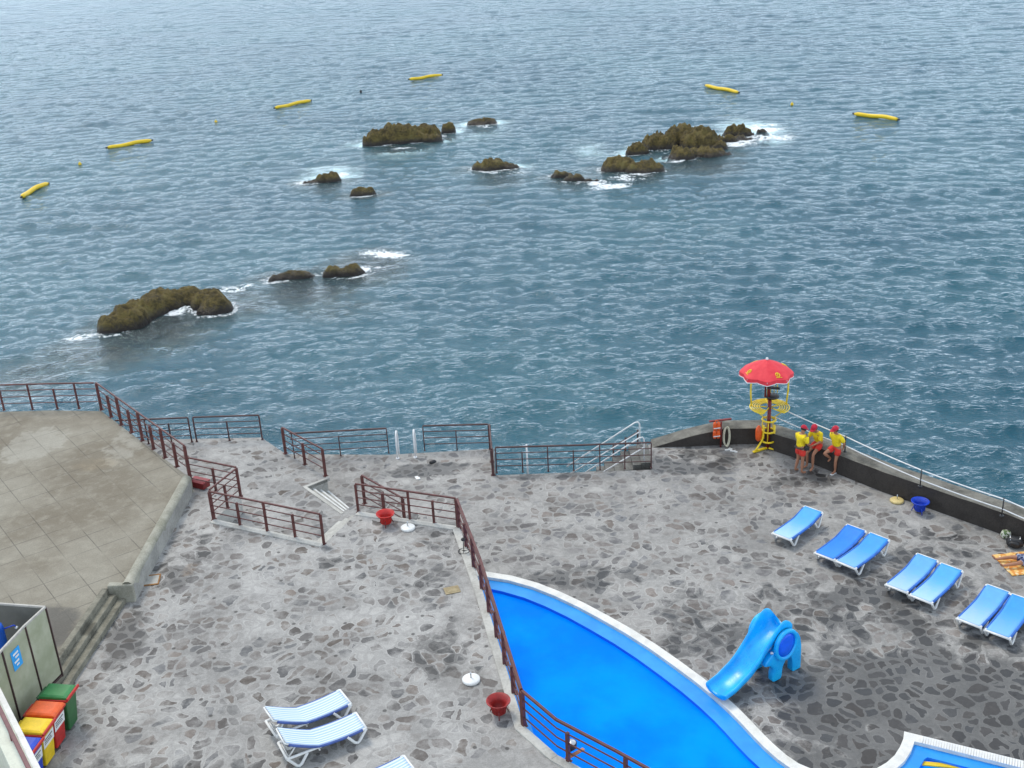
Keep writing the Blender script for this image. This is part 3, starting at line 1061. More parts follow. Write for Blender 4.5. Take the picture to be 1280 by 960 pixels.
# plaza steps
root = empty('stone_steps', (-11.1, 26.3, Zt))
tag(root, 'long old mossy steps from the terrace up to the plaza, beside the glazed booth', 'steps')
up_, dn_ = [Vector((-11.40, 26.42)), Vector((-11.72, 22.4))], [Vector((-10.98, 26.44)), Vector((-11.30, 22.45))]
off = Vector((-11.1, 26.3))
for k, zt in enumerate((.32, .16)):
    mb = MB()
    f0, f1 = k / 2.0, (k + 1) / 2.0
    # broken edge
    pts1, pts2 = [], []
    for i in range(13):
        s_ = i / 12
        a = up_[0].lerp(up_[1], s_); b = dn_[0].lerp(dn_[1], s_)
        jj = mnoise.noise(Vector((i * 1.7, k * 5., 0))) * .035
        pts1.append(a.lerp(b, f0) - off)
        pts2.append(a.lerp(b, f1 + jj) - off)
    mb.prism(pts1 + pts2[::-1], -.3, zt)
    mb.build('step', M_step, root, .02)
mb = MB()
mb.prism([q - off for q in (Vector((-11.42, 26.66)), Vector((-10.72, 26.58)), Vector((-10.73, 26.45)), Vector((-11.42, 26.44)))], -.3, .56)
mb.build('end_block', M_kerb, root, .03)
mb = MB()
mb.prism([q - off for q in (Vector((-11.56, 26.44)), Vector((-11.385, 26.42)), Vector((-11.705, 22.5)), Vector((-11.88, 22.5)))], -.3, .512)
mb.build('top_edge', M_step, root, .02)

# ================================================================== POOL
root = empty('swimming_pool', (4.5, 22, 0))
tag(root, 'curved bright blue swimming pool with white tiled coping beside the terrace rails', 'pool')
ox, oy = 4.5, 22.0


def strip(name, la, lb, za, zb, mat, rng_=None, skirt=None):
    mb = MB()
    n = len(la)
    idx = rng_ if rng_ is not None else range(n)
    for i in idx:
        j = (i + 1) % n
        vs_ = [(la[i][0] - ox, la[i][1] - oy, za), (la[j][0] - ox, la[j][1] - oy, za), (lb[j][0] - ox, lb[j][1] - oy, zb), (lb[i][0] - ox, lb[i][1] - oy, zb)]
        mb.add(vs_, [(0, 1, 2, 3)])
    return mb


t = NT('pool_paint_light')
p = t.pos()
nz = t.noise(p, 1.4, 5, .6).outputs[0]
t.bsdf({'Base Color': t.mix(t.mr(nz, .35, .65), (.012, .26, .72), (.022, .32, .80)), 'Roughness': .35})
M_pl = t.m
t = NT('pool_paint_deep')
p = t.pos()
nz = t.noise(p, .5, 5, .6).outputs[0]
t.bsdf({'Base Color': t.mix(t.mr(nz, .35, .65), (.002, .13, .75), (.004, .22, .88)), 'Roughness': .6})
M_pd = t.m
t = NT('pool_water')
p = t.pos()
n1 = t.noise(p, 1.6, 5, .6).outputs[0]
n2 = t.noise(p, 6, 3, .6).outputs[0]
nb = t.noise(p, .42, 5, .55).outputs[0]
nrm = t.bump(t.math('ADD', n1, t.math('MULTIPLY', n2, .3)), .5, .12)
dcol = t.mix(t.mr(nb, .35, .68), (.0005, .19, .84), (.0005, .29, .92))
df = t.n('ShaderNodeBsdfDiffuse', {'Color': dcol}).outputs[0]
tr = t.n('ShaderNodeBsdfTransparent', {'Color': (.35, .80, 1.)}).outputs[0]
m1 = t.n('ShaderNodeMixShader', {0: .0}); t.t.links.new(df, m1.inputs[1]); t.t.links.new(tr, m1.inputs[2])
gl = t.n('ShaderNodeBsdfGlossy', {'Color': (.25, .62, 1, 1), 'Roughness': .06, 'Normal': nrm}).outputs[0]
fr = t.n('ShaderNodeFresnel', {'IOR': 1.33, 'Normal': nrm}).outputs[0]
m2 = t.n('ShaderNodeMixShader', {0: t.math('MULTIPLY', fr, .55)}); t.t.links.new(m1.outputs[0], m2.inputs[1]); t.t.links.new(gl, m2.inputs[2])
t.t.links.new(m2.outputs[0], t.out.inputs[0])
M_pw = t.m

n_all = list(range(NP))
right = [i for i in n_all if i < i_left]
# coping: raised 5 cm with outer face, inner lip
mb = MB()
for i in right:
    j = (i + 1) % NP
    a, b = pool[i], pool[j]
    c_, d_ = pool_c[j], pool_c[i]
    if i == i_left - 1:
        continue
    mb.add([(a[0] - ox, a[1] - oy, -.1), (b[0] - ox, b[1] - oy, -.1), (b[0] - ox, b[1] - oy, .045), (a[0] - ox, a[1] - oy, .045)], [(3, 2, 1, 0)])
    mb.add([(a[0] - ox, a[1] - oy, .045), (b[0] - ox, b[1] - oy, .045), (c_[0] - ox, c_[1] - oy, .035), (d_[0] - ox, d_[1] - oy, .035)], [(0, 1, 2, 3)])
    mb.add([(d_[0] - ox, d_[1] - oy, .035), (c_[0] - ox, c_[1] - oy, .035), (c_[0] - ox, c_[1] - oy, -.12), (d_[0] - ox, d_[1] - oy, -.12)], [(0, 1, 2, 3)])
mb.build('coping', M_whitet, root)
strip('ledge', pool_c, pool_l, -.06, -.07, M_pl).build('ledge', M_pl, root)
strip('wall', pool_l, pool_l, -.07, -1.25, M_pd).build('basin_wall', M_pd, root)
for nm, zz, mat in (('basin_floor', -1.25, M_pd), ('water_surface', -.16, M_pw)):
    bm = bmesh.new()
    vs_ = [bm.verts.new((x - ox, y - oy, zz)) for x, y in pool_l]
    f_ = bm.faces.new(vs_)
    bmesh.ops.triangulate(bm, faces=[f_])
    bmesh.ops.recalc_face_normals(bm, faces=bm.faces[:])
    if bm.faces[:][0].normal.z < 0:
        bmesh.ops.reverse_faces(bm, faces=bm.faces[:])
    me_ = bpy.data.meshes.new(nm); bm.to_mesh(me_); bm.free()
    me_.materials.append(mat)
    o = bpy.data.objects.new(nm, me_); COL.objects.link(o); o.parent = root
# overflow grate: white slats along the straight right hand edge
ga, gb = Vector(pool[i_corner]), Vector(pool[i_corner + 1])
de = (gb - ga).normalized(); ni = Vector((de.y, -de.x))
mb = MB()
s_ = .42
while s_ < 7.5:
    c_ = ga + de * s_ + ni * .15
    mb.box((c_.x - ox, c_.y - oy, .052), (.035, .25, .018), math.atan2(de.y, de.x))
    s_ += .058
mb.build('overflow_grate', M_whitem, root)
# yellow marking on the floor of the small basin
q = P2(1168, 957, -.15)
mb = MB(); mb.box((q[0] - ox + .15, q[1] - oy, -.15), (.9, .12, .04), math.atan2(de.y, de.x) + .25)
mb.build('floor_stripe', M_yellow, root)

# ================================================================== RAILINGS
def railing(name, label, pts, h=1.0, every=None, n_post=5, wide=.055, mat=M_rail, rails=(.27, .52, .77), short=True, tall_first=True, cap=.05, post_ts=None, group='painted metal railings', lean_top=None):
    """pts: base polyline (Vector 3D).  posts at equal steps along it; short ones stop at the upper middle rail"""
    o3 = pts[0]
    root = empty(name, o3)
    tag(root, label, 'railing', group)
    loc = [p_ - o3 for p_ in pts]
    mb = MB()
    for i in range(len(loc) - 1):
        mb.beam(loc[i] + Vector((0, 0, h)), loc[i + 1] + Vector((0, 0, h)), cap, cap)
    mb.build('handrail', mat, root, .008)
    for rz in rails:
        mb = MB()
        for i in range(len(loc) - 1):
            mb.beam(loc[i] + Vector((0, 0, h * rz)), loc[i + 1] + Vector((0, 0, h * rz)), .026, .026)
        mb.build('rail', mat, root)
    L_ = [(loc[i + 1] - loc[i]).length for i in range(len(loc) - 1)]
    tot = sum(L_)
    ts = post_ts or [i / (n_post - 1) for i in range(n_post)]
    for k, s in enumerate(ts):
        d = s * tot
        i = 0
        while i < len(L_) - 1 and d > L_[i] + 1e-6:
            d -= L_[i]; i += 1
        p_ = loc[i].lerp(loc[i + 1], d / L_[i])
        dirn = (loc[i + 1] - loc[i])
        tall = (not short) or (k % 2 == 0)
        hh = h - .025 if tall else h * rails[-1] + .03
        mb = MB()
        mb.box(p_ + Vector((0, 0, hh / 2)), (wide, wide * 1.25, hh), math.atan2(dirn.y, dirn.x))
        mb.box(p_ + Vector((0, 0, .012)), (wide * 1.9, wide * 2.2, .02), math.atan2(dirn.y, dirn.x))
        mb.build('post', mat, root, .006)
    return root


def V(px, py, z):
    return W(px, py, z)


railing('railing', 'railing along the sea edge of the plaza, far left of the deck', [V(-70, 516, Zp), V(5, 513, Zp), V(65, 511.5, Zp), V(124, 510.5, Zp)], 1.05, n_post=8, post_ts=[0, .14, .27, .385, .57, .73, .87])
railing('railing', 'long railing slanting down the right edge of the plaza to the mossy kerb', [V(127, 512.5, Zp), V(237, 595, Zp)], 1.12, n_post=9, wide=.075)
railing('railing', 'dark sea edge railing behind the landing, left of the unfenced corner', [V(150, 556, Zl), V(240, 552.5, Zl)], 1.0, n_post=3, wide=.045, mat=M_raild, post_ts=[.4, .72, 1])
railing('railing', 'dark sea edge railing panel at the right end of the landing', [V(246, 552, Zl), V(328, 549.5, Zl)], 1.0, n_post=3, wide=.045, mat=M_raild)
railing('railing', 'short railing on the landing edge above the ladder platform', [V(357, 567, Zl), V(407, 595, Zl)], 1.05, n_post=3, wide=.07)
railing('railing', 'dark sea edge railing left of the white ladder rails', [V(366, 573, 0), V(486, 566.5, 0)], 1.02, n_post=3, wide=.035, mat=M_raild, post_ts=[.02, .5, 1])
railing('railing', 'dark sea edge railing right of the white ladder rails', [V(531, 563.5, 0), V(612, 561.5, 0)], 1.02, n_post=3, wide=.035, mat=M_raild)
railing('railing', 'railing seen end on at the right side of the ladder platform', [V(613.5, 561.5, 0), V(616.5, 594, 0)], 1.02, n_post=3, wide=.075, mat=M_raild)
railing('railing', 'long dark sea edge railing beside the white stair handrails', [V(621, 591, 0), V(717, 588.5, 0), V(814, 585, 0)], 1.0, n_post=7, wide=.04, mat=M_raild, post_ts=[0, .17, .335, .5, .67, .83, 1.])
railing('railing', 'railing facing the landing, behind the red box by the mossy kerb', [V(240, 607, Zt), V(301, 620, Zt)], 1.05, n_post=3, wide=.06)
railing('railing', 'short return railing joining the corner behind the red box to the stone terrace railing', [V(301, 621.5, Zt), V(268, 649, Zt)], 1.05, n_post=3, wide=.06)
railing('railing', 'railing on the terrace left of the gap with the pale steps', [V(267, 650, Zt), V(405, 680, Zt)], 1.02, n_post=5, wide=.06)
railing('railing', 'railing on the terrace edge behind the red basket, right of the gap', [V(448, 640, Zt), V(572, 659, Zt)], 1.0, n_post=5, wide=.06, post_ts=[0, .27, .53, .77, 1.])
c0 = V(456, 629.5, Zl)
railing('railing', 'railing on the landing edge half hidden behind the red basket railing', [c0, c0 + Vector((dirE.x, dirE.y, 0)) * 2.2], 1.05, n_post=3, wide=.07)
railing('railing', 'longest railing, along the terrace edge above the pool', [V(574, 660, Zt), V(603, 738, Zt), V(654, 906, Zt)], 1.0, n_post=9, wide=.085, cap=.065)
railing('railing', 'railing from the pool corner post running down right past the spotlight', [V(655, 908, Zt), V(697, 945, Zt), V(770, 985, Zt), V(820, 1014, Zt)], 1.0, n_post=5, wide=.07, post_ts=[0, .40, .80, 1], short=True, cap=.06)

# plum rail and pale wall, bottom left corner (a nearer stair parapet)
a, b = W(-8, 850, 3.4), W(57, 980, 3.4)
dxy = (b - a).to_2d().normalized()
nrm2 = Vector((-dxy.y, dxy.x))
a2 = a.to_2d() - dxy * .3
b2 = b.to_2d() + dxy * 2.5
left2 = Vector((dxy.y, -dxy.x))
if left2.x > 0:
    left2 = -left2
o2 = a2
root = empty('parapet_wall', (o2.x, o2.y, 0))
tag(root, 'pale cream stair parapet in the bottom left corner with a plum handrail', 'wall')
mb = MB()
mb.prism([a2 - o2, b2 - o2, b2 + left2 * .42 - o2, a2 + left2 * .42 - o2], 0, 3.34)
mb.build('wall_body', M_creamw, root, .01)
mb = MB()
mb.prism([a2 - left2 * .05 - o2, b2 - left2 * .05 - o2, b2 + left2 * .07 - o2, a2 + left2 * .07 - o2], 3.342, 3.40)
mb.build('white_coping', M_whitet, root, .01)
mb = MB()
h3 = Vector((a2.x - o2.x + left2.x * .17, a2.y - o2.y + left2.y * .17, 3.62)); h4 = Vector((b2.x - o2.x + left2.x * .17, b2.y - o2.y + left2.y * .17, 3.62))
mb.beam(h3, h4, .085, .06)
mb.build('handrail', M_railp, root, .012)
for k in range(4):
    q = h3.lerp(h4, .1 + k * .27)
    mb = MB(); mb.box((q.x, q.y, 3.465), (.07, .07, .26), math.atan2(dxy.y, dxy.x))
    mb.build('post', M_railp, root)

# ================================================================== SEA WALL (parapet)
wl_h = [.02, .42, .68, .66, .70, .74, .75, .76, .77, .77, .77]
root = empty('sea_wall', (WI[4][0], WI[4][1], 0))
tag(root, 'low sea wall with dark tarred inner face and rough stone top round the right of the deck', 'wall')
ox2, oy2 = WI[4]
# densify
def dens(pl, hs, step=.35):
    o_, h_ = [], []
    for i in range(len(pl) - 1):
        a, b = Vector(pl[i]), Vector(pl[i + 1])
        n = max(1, int((b - a).length / step))
        for k in range(n):
            o_.append(a.lerp(b, k / n)); h_.append(hs[i] + (hs[i + 1] - hs[i]) * k / n)
    o_.append(Vector(pl[-1])); h_.append(hs[-1])
    return o_, h_
wi, wh = dens(WI, wl_h)
wo_ = offset_open([tuple(v) for v in wi], .70)
face, topm = MB(), MB()
n = len(wi)
cols = 5
vs = []
for i in range(n):
    a, b = Vector(wi[i]), Vector(wo_[i])
    for c_ in range(cols + 1):
        q = a.lerp(b, c_ / cols)
        rg_ = .045 if 0 < c_ < cols else .015
        zz = wh[i] + rg_ * mnoise.noise(Vector((q.x * 2.3, q.y * 2.3, 0))) - (.03 if c_ in (0, cols) else 0)
        vs.append((q.x - ox2, q.y - oy2, zz))
fs = [(i * (cols + 1) + k, (i + 1) * (cols + 1) + k, (i + 1) * (cols + 1) + k + 1, i * (cols + 1) + k + 1) for i in range(n - 1) for k in range(cols)]
topm.add(vs, fs, 0, True)
vo = []
for i in range(n):
    v = vs[i * (cols + 1) + cols]
    vo += [v, (v[0], v[1], -7)]
topm.add(vo, [(2 * i, 2 * i + 2, 2 * i + 3, 2 * i + 1) for i in range(n - 1)], 0, False)
topm.build('stone_top', M_cope, root)
vi = []
for i in range(n):
    v = vs[i * (cols + 1)]
    vi += [(v[0], v[1], -.1), v]
face.add(vi, [(2 * i, 2 * i + 2, 2 * i + 3, 2 * i + 1) for i in range(n - 1)], 0, False)
face.build('tarred_face', M_tar, root)

# rope rail along the wall
root = empty('rope_rail', (0, 0, 0))
tag(root, 'two white ropes on thin dark posts along the sea wall from the lifeguard tower', 'rope rail')
posts = [V(1056, 565, .74), V(1150, 608, .76), V(1252, 645, .77), V(1345, 684, .77)]
tower_c = W(959.5, 561, 0)
st1 = tower_c + Vector((.25, .15, 1.62)); st2 = tower_c + Vector((.25, .15, 1.18))
for q in posts:
    mb = MB(); mb.tube([q - Vector((0, 0, .06)), q + Vector((0, 0, .62))], .022, 8); mb.lathe([(.07, -.01), (.07, .02), (.03, .03)], q, 10)
    mb.build('post', M_black, root)
for s0, hh in ((st1, .58), (st2, .24)):
    pts = [s0] + [q + Vector((0, 0, hh)) for q in posts]
    fine = []
    for i in range(len(pts) - 1):
        for k in range(8):
            u = k / 8
            q = pts[i].lerp(pts[i + 1], u)
            q.z -= .10 * u * (1 - u) * (1.2 if i == 0 else 1)
            fine.append(q)
    fine.append(pts[-1])
    mb = MB(); mb.tube(fine, .019, 6)
    mb.build('rope', M_whitem, root)

# ================================================================== LADDER AND SEA STAIRS
for i, (px, py, lb) in enumerate(((497, 573, 'left white tube handrail of the sea ladder'), (519, 571.5, 'right white tube handrail of the sea ladder'))):
    q = W(px, py, 0)
    tp = Vector((.0, .62, 0))
    mb = MB()
    pts = [Vector((0, 0, -.02)), Vector((0, .02, .5)), Vector((0, .06, .78)), Vector((0, .17, .93)), Vector((0, .34, .95)), Vector((0, .52, .86)), Vector((0, .60, .62)), Vector((0, .62, -.4)), Vector((0, .62, -3.6))]
    mb.tube(pts, .03, 8)
    mb.lathe([(.075, 0), (.075, .015), (.03, .03)], (0, 0, 0), 10)
    o = mb.build('ladder_handrail', M_whitem)
    o.location = q
    tag(o, lb, 'handrail', 'sea ladder handrails')
root = empty('ladder', W(508, 572, 0) + Vector((0, .62, 0)))
tag(root, 'sea ladder steps below the platform edge between the two white handrails', 'ladder')
for k in range(6):
    mb = MB(); mb.box((0, .0, -.35 - k * .3), (.46, .07, .03)); mb.build('rung', M_whitem, root)

# concrete sea stair in the notch, going down to the left
sx1 = 4.8
root = empty('sea_stairs', (sx1, 35.9, 0))
tag(root, 'concrete stairs going down to the sea behind the long dark railing, with white handrails', 'stairs')
mb = MB()
for k in range(11):
    mb.box((-.35 - .30 * k - .15, 0.35, -.09 - .19 * k - 3.5), (.30, 1.5, 7.0), 0)
mb.box((-.16, .35, -3.5), (.4, 1.5, 6.96))
mb.build('step_flight', M_seaw, root)
for dy in (-.32, .95):
    mb = MB()
    mb.tube([(-.25, dy, -.1), (-.25, dy, .86), (-.31, dy, .95), (-.42, dy, .93), (-2.95, dy, -.72)], .026, 8)
    mb.build('handrail', M_whitem, root)
    mb = MB()
    mb.tube([(-.25, dy, .55), (-2.95, dy, -1.1)], .024, 8)
    mb.build('handrail', M_whitem, root)
for k, x in enumerate((-.3, -.75, -1.2)):
    mb = MB(); mb.box((x, 1.12, .1 - k * .28), (.05, .05, .9)); mb.build('post', M_raild, root)
mb = MB(); mb.tube([(-.25, 1.12, .5), (-1.25, 1.12, -.12)], .022, 6); mb.tube([(-.25, 1.12, .22), (-1.25, 1.12, -.40)], .018, 6)
mb.build('rail', M_raild, root)
q = W(660, 592, -.35)
mb = MB(); mb.tube([(0, 0, -2), (0, 0, .75)], .03, 8)
o = mb.build('mooring_pole', M_whitem); o.location = (q.x, q.y + .55, -.2)
tag(o, 'short white pole rising behind the long dark railing', 'pole')

# ================================================================== FLOATS AND BUOYS
fl = [((28, 249), (60, 231), 'bent yellow float at the far left end of the swimming line', True), ((135, 187), (189, 177), 'second yellow float from the left, right of the bent one', False),
      ((344, 137), (388, 127), 'third yellow float from the left, before the farthest one', False), ((512, 101), (552, 95), 'farthest yellow float, beyond the jagged dark rock', False),
      ((882, 109), (923, 117), 'yellow float beyond the tallest rock of the right cluster', False), ((1068, 145), (1122, 151), 'rightmost yellow float of the swimming line', True)]
for (a, b, lb, bent) in fl:
    A_, B_ = W(*a, SEA), W(*b, SEA)
    c_ = (A_ + B_) / 2
    d_ = (B_ - A_) / 2
    root = empty('marker_float', (c_.x, c_.y, SEA + .17))
    tag(root, lb, 'float', 'yellow floats round the swimming area')
    px_ = Vector((-d_.y, d_.x, 0)).normalized()
    pts, rr = [], []
    for i in range(15):
        s = -1 + 2 * i / 14
        pts.append(d_ * s + px_ * ((1 - s * s) * (.28 if bent else .05)) + Vector((0, 0, .04 * math.sin(s * 5))))
        rr.append((.20) * (1 - max(0, abs(s) - .93) * 6))
    mb = MB(); mb.tube(pts, rr, 12); mb.build('float_body', M_yellow, root)
    for sgn, pp in ((-1, pts[0]), (1, pts[-1])):
        mb = MB(); dd = d_.normalized() * sgn
        mb.tube([pp, pp + dd * .22], .09, 8); mb.build('end_cap', M_black, root)
    for i in (4, 10):
        mb = MB(); tv = (pts[i + 1] - pts[i - 1]).normalized() * .035
        mb.tube([pts[i] - tv, pts[i] + tv], .208, 12); mb.build('strap', M_yel, root)
for (px, py, lb) in ((270, 153, 'tiny yellow buoy between the second and third floats from the left'), (100, 206, 'tiny yellow buoy between the two leftmost floats'), (451, 115, 'tiny dark buoy between the third and farthest floats'), (990, 131, 'tiny yellow buoy between the two right floats')):
    q = W(px, py, SEA)
    mb = MB(); mb.lathe([(.0, -.15), (.12, -.12), (.17, 0), (.12, .14), (.04, .19), (.04, .25), (0, .27)], (0, 0, 0), 12)
    o = mb.build('buoy', M_yellow if 'yellow' in lb else M_black); o.location = q + Vector((0, 0, .05))
    tag(o, lb, 'buoy', 'small buoys on the swimming line')

# ================================================================== LOUNGERS
LL, LW, LH = 1.86, .62, .34


def prof_flat(s):          # s 0 foot .. 1 head
    z = LH - .02 * math.sin(s * math.pi) + (.14 * max(0, (s - .60) / .40) ** 1.3)
    return z


def prof_raised(s):
    z = LH - .035 * math.sin(min(1, s / .62) * math.pi) + (.40 * max(0, (s - .60) / .40) ** 1.15)
    return z


def make_lounger(mat, raised=False):
    prof = prof_raised if raised else prof_flat
    root = empty('sun_lounger')
    xs = lambda s: -LL / 2 + LL * s
    fr_ = MB()
    n = 16
    for sy in (-1, 1):
        fr_.tube([(xs(i / n), sy * LW / 2, (prof(i / n) - .025) if (not raised or i / n < .62) else LH - .03) for i in range(n + 1)], .031, 8)
    for x in (xs(0), xs(1)):
        zz = prof(0) - .025 if x < 0 else (LH - .03 if raised else prof(1) - .025)
        fr_.tube([(x, -LW / 2, zz), (x, LW / 2, zz)], .031, 8)
    fr_.tube([(xs(.6), -LW / 2, LH - .12), (xs(.6), LW / 2, LH - .12)], .02, 8)
    fr_.build('frame', M_white, root)
    slv = MB()
    for sy in (-1, 1):
        q_ = [(xs(.045 + .91 * i / 18), sy * LW / 2, prof(.045 + .91 * i / 18) - .022) for i in range(19)]
        slv.tube(q_, .033 if raised else .0375, 8)
    slv.build('sleeve', M_sleeven if raised else M_sleeve, root)
    if raised:
        bf = MB()
        for sy in (-1, 1):
            bf.tube([(xs(.6 + .4 * i / 8), sy * (LW / 2 - .03), prof(.6 + .4 * i / 8) - .02) for i in range(9)], .02, 8)
            bf.tube([(xs(.86), sy * (LW / 2 - .05), prof(.86) - .03), (xs(.97), sy * (LW / 2 - .05), LH - .03)], .017, 6)
        bf.tube([(xs(1), -LW / 2 + .03, prof(1) - .02), (xs(1), LW / 2 - .03, prof(1) - .02)], .02, 8)
        bf.tube([(xs(.97), -LW / 2 + .05, LH - .05), (xs(.97), LW / 2 - .05, LH - .05)], .016, 6)
        bf.build('backrest_frame', M_white, root)
    for sx in (0, 1):
        for sy in (-1, 1):
            lg = MB()
            e = xs(sx)
            inn = 1 if sx == 0 else -1
            y = sy * (LW / 2 + .012)
            ze = (prof(sx) if not (raised and sx) else LH) - .03
            lg.tube([(e, y, ze), (e + inn * .02, y, ze - .02), (e + inn * .19, y, .05), (e + inn * .24, y, .026), (e + inn * .30, y, .05), (e + inn * .46, y, LH - .05)], .034, 8)
            lg.build('leg', M_white, root)
    sl = MB()
    ny_ = 8
    vs = []
    N = 20
    for lay in (0, -.014):
        for i in range(N + 1):
            s = i / N
            for j in range(ny_ + 1):
                v = j / ny_ * 2 - 1
                vs.append((xs(.015 + s * .97), v * (LW / 2 - .012), prof(s) + .006 - .026 * (1 - v * v) * math.sin(s * math.pi) ** .5 + lay))
    k1 = (N + 1) * (ny_ + 1)
    fs = []
    for i in range(N):
        for j in range(ny_):
            a = i * (ny_ + 1) + j
            q = (a, a + ny_ + 1, a + ny_ + 2, a + 1)
            fs.append(q[::-1]); fs.append(tuple(k1 + x for x in q))
    edge = [i * (ny_ + 1) for i in range(N + 1)] + [N * (ny_ + 1) + j for j in range(1, ny_ + 1)] + [i * (ny_ + 1) + ny_ for i in range(N - 1, -1, -1)] + [j for j in range(ny_ - 1, 0, -1)]
    for i in range(len(edge)):
        a, b = edge[i], edge[(i + 1) % len(edge)]
        fs.append((a, b, k1 + b, k1 + a))
    sl.add(vs, fs, 0, True)
    sl.build('sling', mat, root)
    return root


def z7(a, b):
    return (940 + a / 3.691, 560 + b / 3.691)


proto = make_lounger(M_sl1)
proto_r = make_lounger(M_sl5, True)
index_kids()
GL = 'blue sun loungers on the pool deck'
LQ = [([(232, 290), (318, 315), (205, 410), (85, 385)], M_sl1, 'single mid blue lounger set apart, nearest the lifeguards'),
      ([(430, 375), (512, 405), (405, 500), (285, 475)], M_sl2, 'deepest blue lounger, left of the first touching pair'),
      ([(535, 412), (622, 445), (500, 540), (385, 515)], M_sl3, 'bright blue lounger on the right of the first touching pair'),
      ([(760, 507), (845, 540), (730, 655), (615, 622)], M_sl4, 'pale faded lounger on the left of the middle pair'),
      ([(865, 552), (960, 590), (830, 700), (745, 670)], M_sl1, 'mid blue lounger on the right of the middle pair'),
      ([(1080, 650), (1175, 690), (1060, 815), (955, 775)], M_sl4, 'faded lounger on the left of the pair nearest the right edge'),
      ([(1200, 697), (1290, 730), (1185, 865), (1092, 830)], M_sl3, 'blue lounger on the right of the pair cut by the right edge')]
first = True
for (q, mat, lb) in LQ:
    P = [W(*z7(*k), .36) for k in q]
    head = (P[0] + P[1]) / 2; foot = (P[2] + P[3]) / 2
    c_ = (head + foot) / 2
    yaw = math.atan2((head - foot).y, (head - foot).x)
    o = proto if first else copy_tree(proto)
    if not first:
        KIDS.setdefault(o.name, [])
    first = False
    o.location = (c_.x, c_.y, 0.004)
    o.rotation_euler = (0, 0, yaw)
    tag(o, lb, 'sun lounger', GL)
    for ch in KIDS[o.name]:
        if ch.name.startswith('sling') and mat is not M_sl1:
            ch.data = ch.data.copy()
            ch.data.materials[0] = mat
NL = [([(421, 861), (442, 878), (356, 914), (325, 902)], 'striped lounger on the left of the near pair on the terrace'),
      ([(441, 890), (461, 908), (388, 942), (354, 918)], 'striped lounger on the right of the near pair, sagging backrest raised'),
      ([(502, 945), (523, 962), (447, 998), (416, 980)], 'striped lounger cut by the bottom edge, only its end showing')]
first = True
for (q, lb) in NL:
    P = [W(*k, Zt + .36) for k in q]
    foot = (P[0] + P[1]) / 2; head = (P[2] + P[3]) / 2
    yaw = math.atan2((head - foot).y, (head - foot).x)
    d_ = (head - foot).normalized()
    c_ = foot + d_ * LL / 2
    o = proto_r if first else copy_tree(proto_r)
    first = False
    o.location = (c_.x, c_.y, Zt + .004)
    o.rotation_euler = (0, 0, yaw)
    tag(o, lb, 'sun lounger', 'striped sun loungers on the terrace')

# ================================================================== ELEPHANT SLIDE
t = NT('cyan_slide_plastic')
p = t.pos()
n1 = t.noise(p, 2.2, 5, .6).outputs[0]
n2 = t.noise(p, 22, 3, .6).outputs[0]
c = t.mix(t.mr(n1, .35, .65), (.003, .34, .80), (.007, .46, .90))
sc1 = t.noise(p, 5.5, 8, .75).outputs[0]
c = t.mix(t.mr(sc1, .56, .70, 0, .35), c, (.12, .55, .86))
t.bsdf({'Base Color': c, 'Roughness': t.mr(n2, .3, .7, .26, .40), 'Normal': t.bump(n1, .06, .02)})
M_cyan = t.m
M_deepb = paint('deep_blue_ear', (.003, .13, .82), .35, .12, 4)
bt = (W(881, 858, .22) + W(906, 876, .22)) / 2
tpc = W(964, 838, 0)
ax = (bt - tpc); ax.z = 0
yaw = math.atan2(ax.y, ax.x)            # +x runs down the chute
SL = ax.length
root = empty('water_slide', (tpc.x, tpc.y, 0.004), yaw)
tag(root, 'blue plastic elephant shaped slide running into the pool', 'slide')
# chute
st = []
prof = [(-.30, 1.20, .30, .30), (-.18, 1.22, .42, .42), (.0, 1.20, .52, .50), (.22, 1.10, .50, .46), (.48, .93, .40, .34), (.78, .68, .30, .26), (1.08, .44, .26, .23), (1.40, .31, .23, .20), (SL - .35, .24, .19, .17), (SL, .20, .14, .13)]
# columns: height of wall on the far side (a) and the near side (b)
def catm(ps, n):
    out = []
    for i in range(len(ps) - 1):
        p0 = ps[max(i - 1, 0)]; p1 = ps[i]; p2 = ps[i + 1]; p3 = ps[min(i + 2, len(ps) - 1)]
        for k in range(n):
            u = k / n
            out.append(tuple(.5 * (2 * b + (c_ - a) * u + (2 * a - 5 * b + 4 * c_ - d) * u * u + (-a + 3 * b - 3 * c_ + d) * u ** 3) for a, b, c_, d in zip(p0, p1, p2, p3)))
    out.append(ps[-1])
    return out
PR = catm(prof, 5)
HW = .31
vs, fs = [], []
def section(zf, ha, hb):
    # from the far outer edge over to the near outer edge; local +y is one side
    th = .05
    return [(HW + th, zf - .10), (HW + th + .015, zf + ha - .03), (HW + th - .015, zf + ha), (HW - .005, zf + ha - .015), (HW - .035, zf + ha * .45), (HW - .09, zf + .035), (HW * .35, zf), (-HW * .35, zf), (-HW + .09, zf + .035), (-HW + .035, zf + hb * .45), (-HW + .005, zf + hb - .015), (-HW - th + .015, zf + hb), (-HW - th - .015, zf + hb - .03), (-HW - th, zf - .10)]
for (x, zf, ha, hb) in PR:
    for (y, z) in section(zf, ha, hb):
        vs.append((x, y, z))
m_ = 14
for i in range(len(PR) - 1):
    for k in range(m_):
        l = (k + 1) % m_
        fs.append((i * m_ + k, (i + 1) * m_ + k, (i + 1) * m_ + l, i * m_ + l))
fs.append(tuple(range(m_)))
fs.append(tuple((len(PR) - 1) * m_ + k for k in range(m_ - 1, -1, -1)))
mb = MB(); mb.add(vs, fs, 0, True)
mb.build('chute', M_cyan, root, .0, 1)
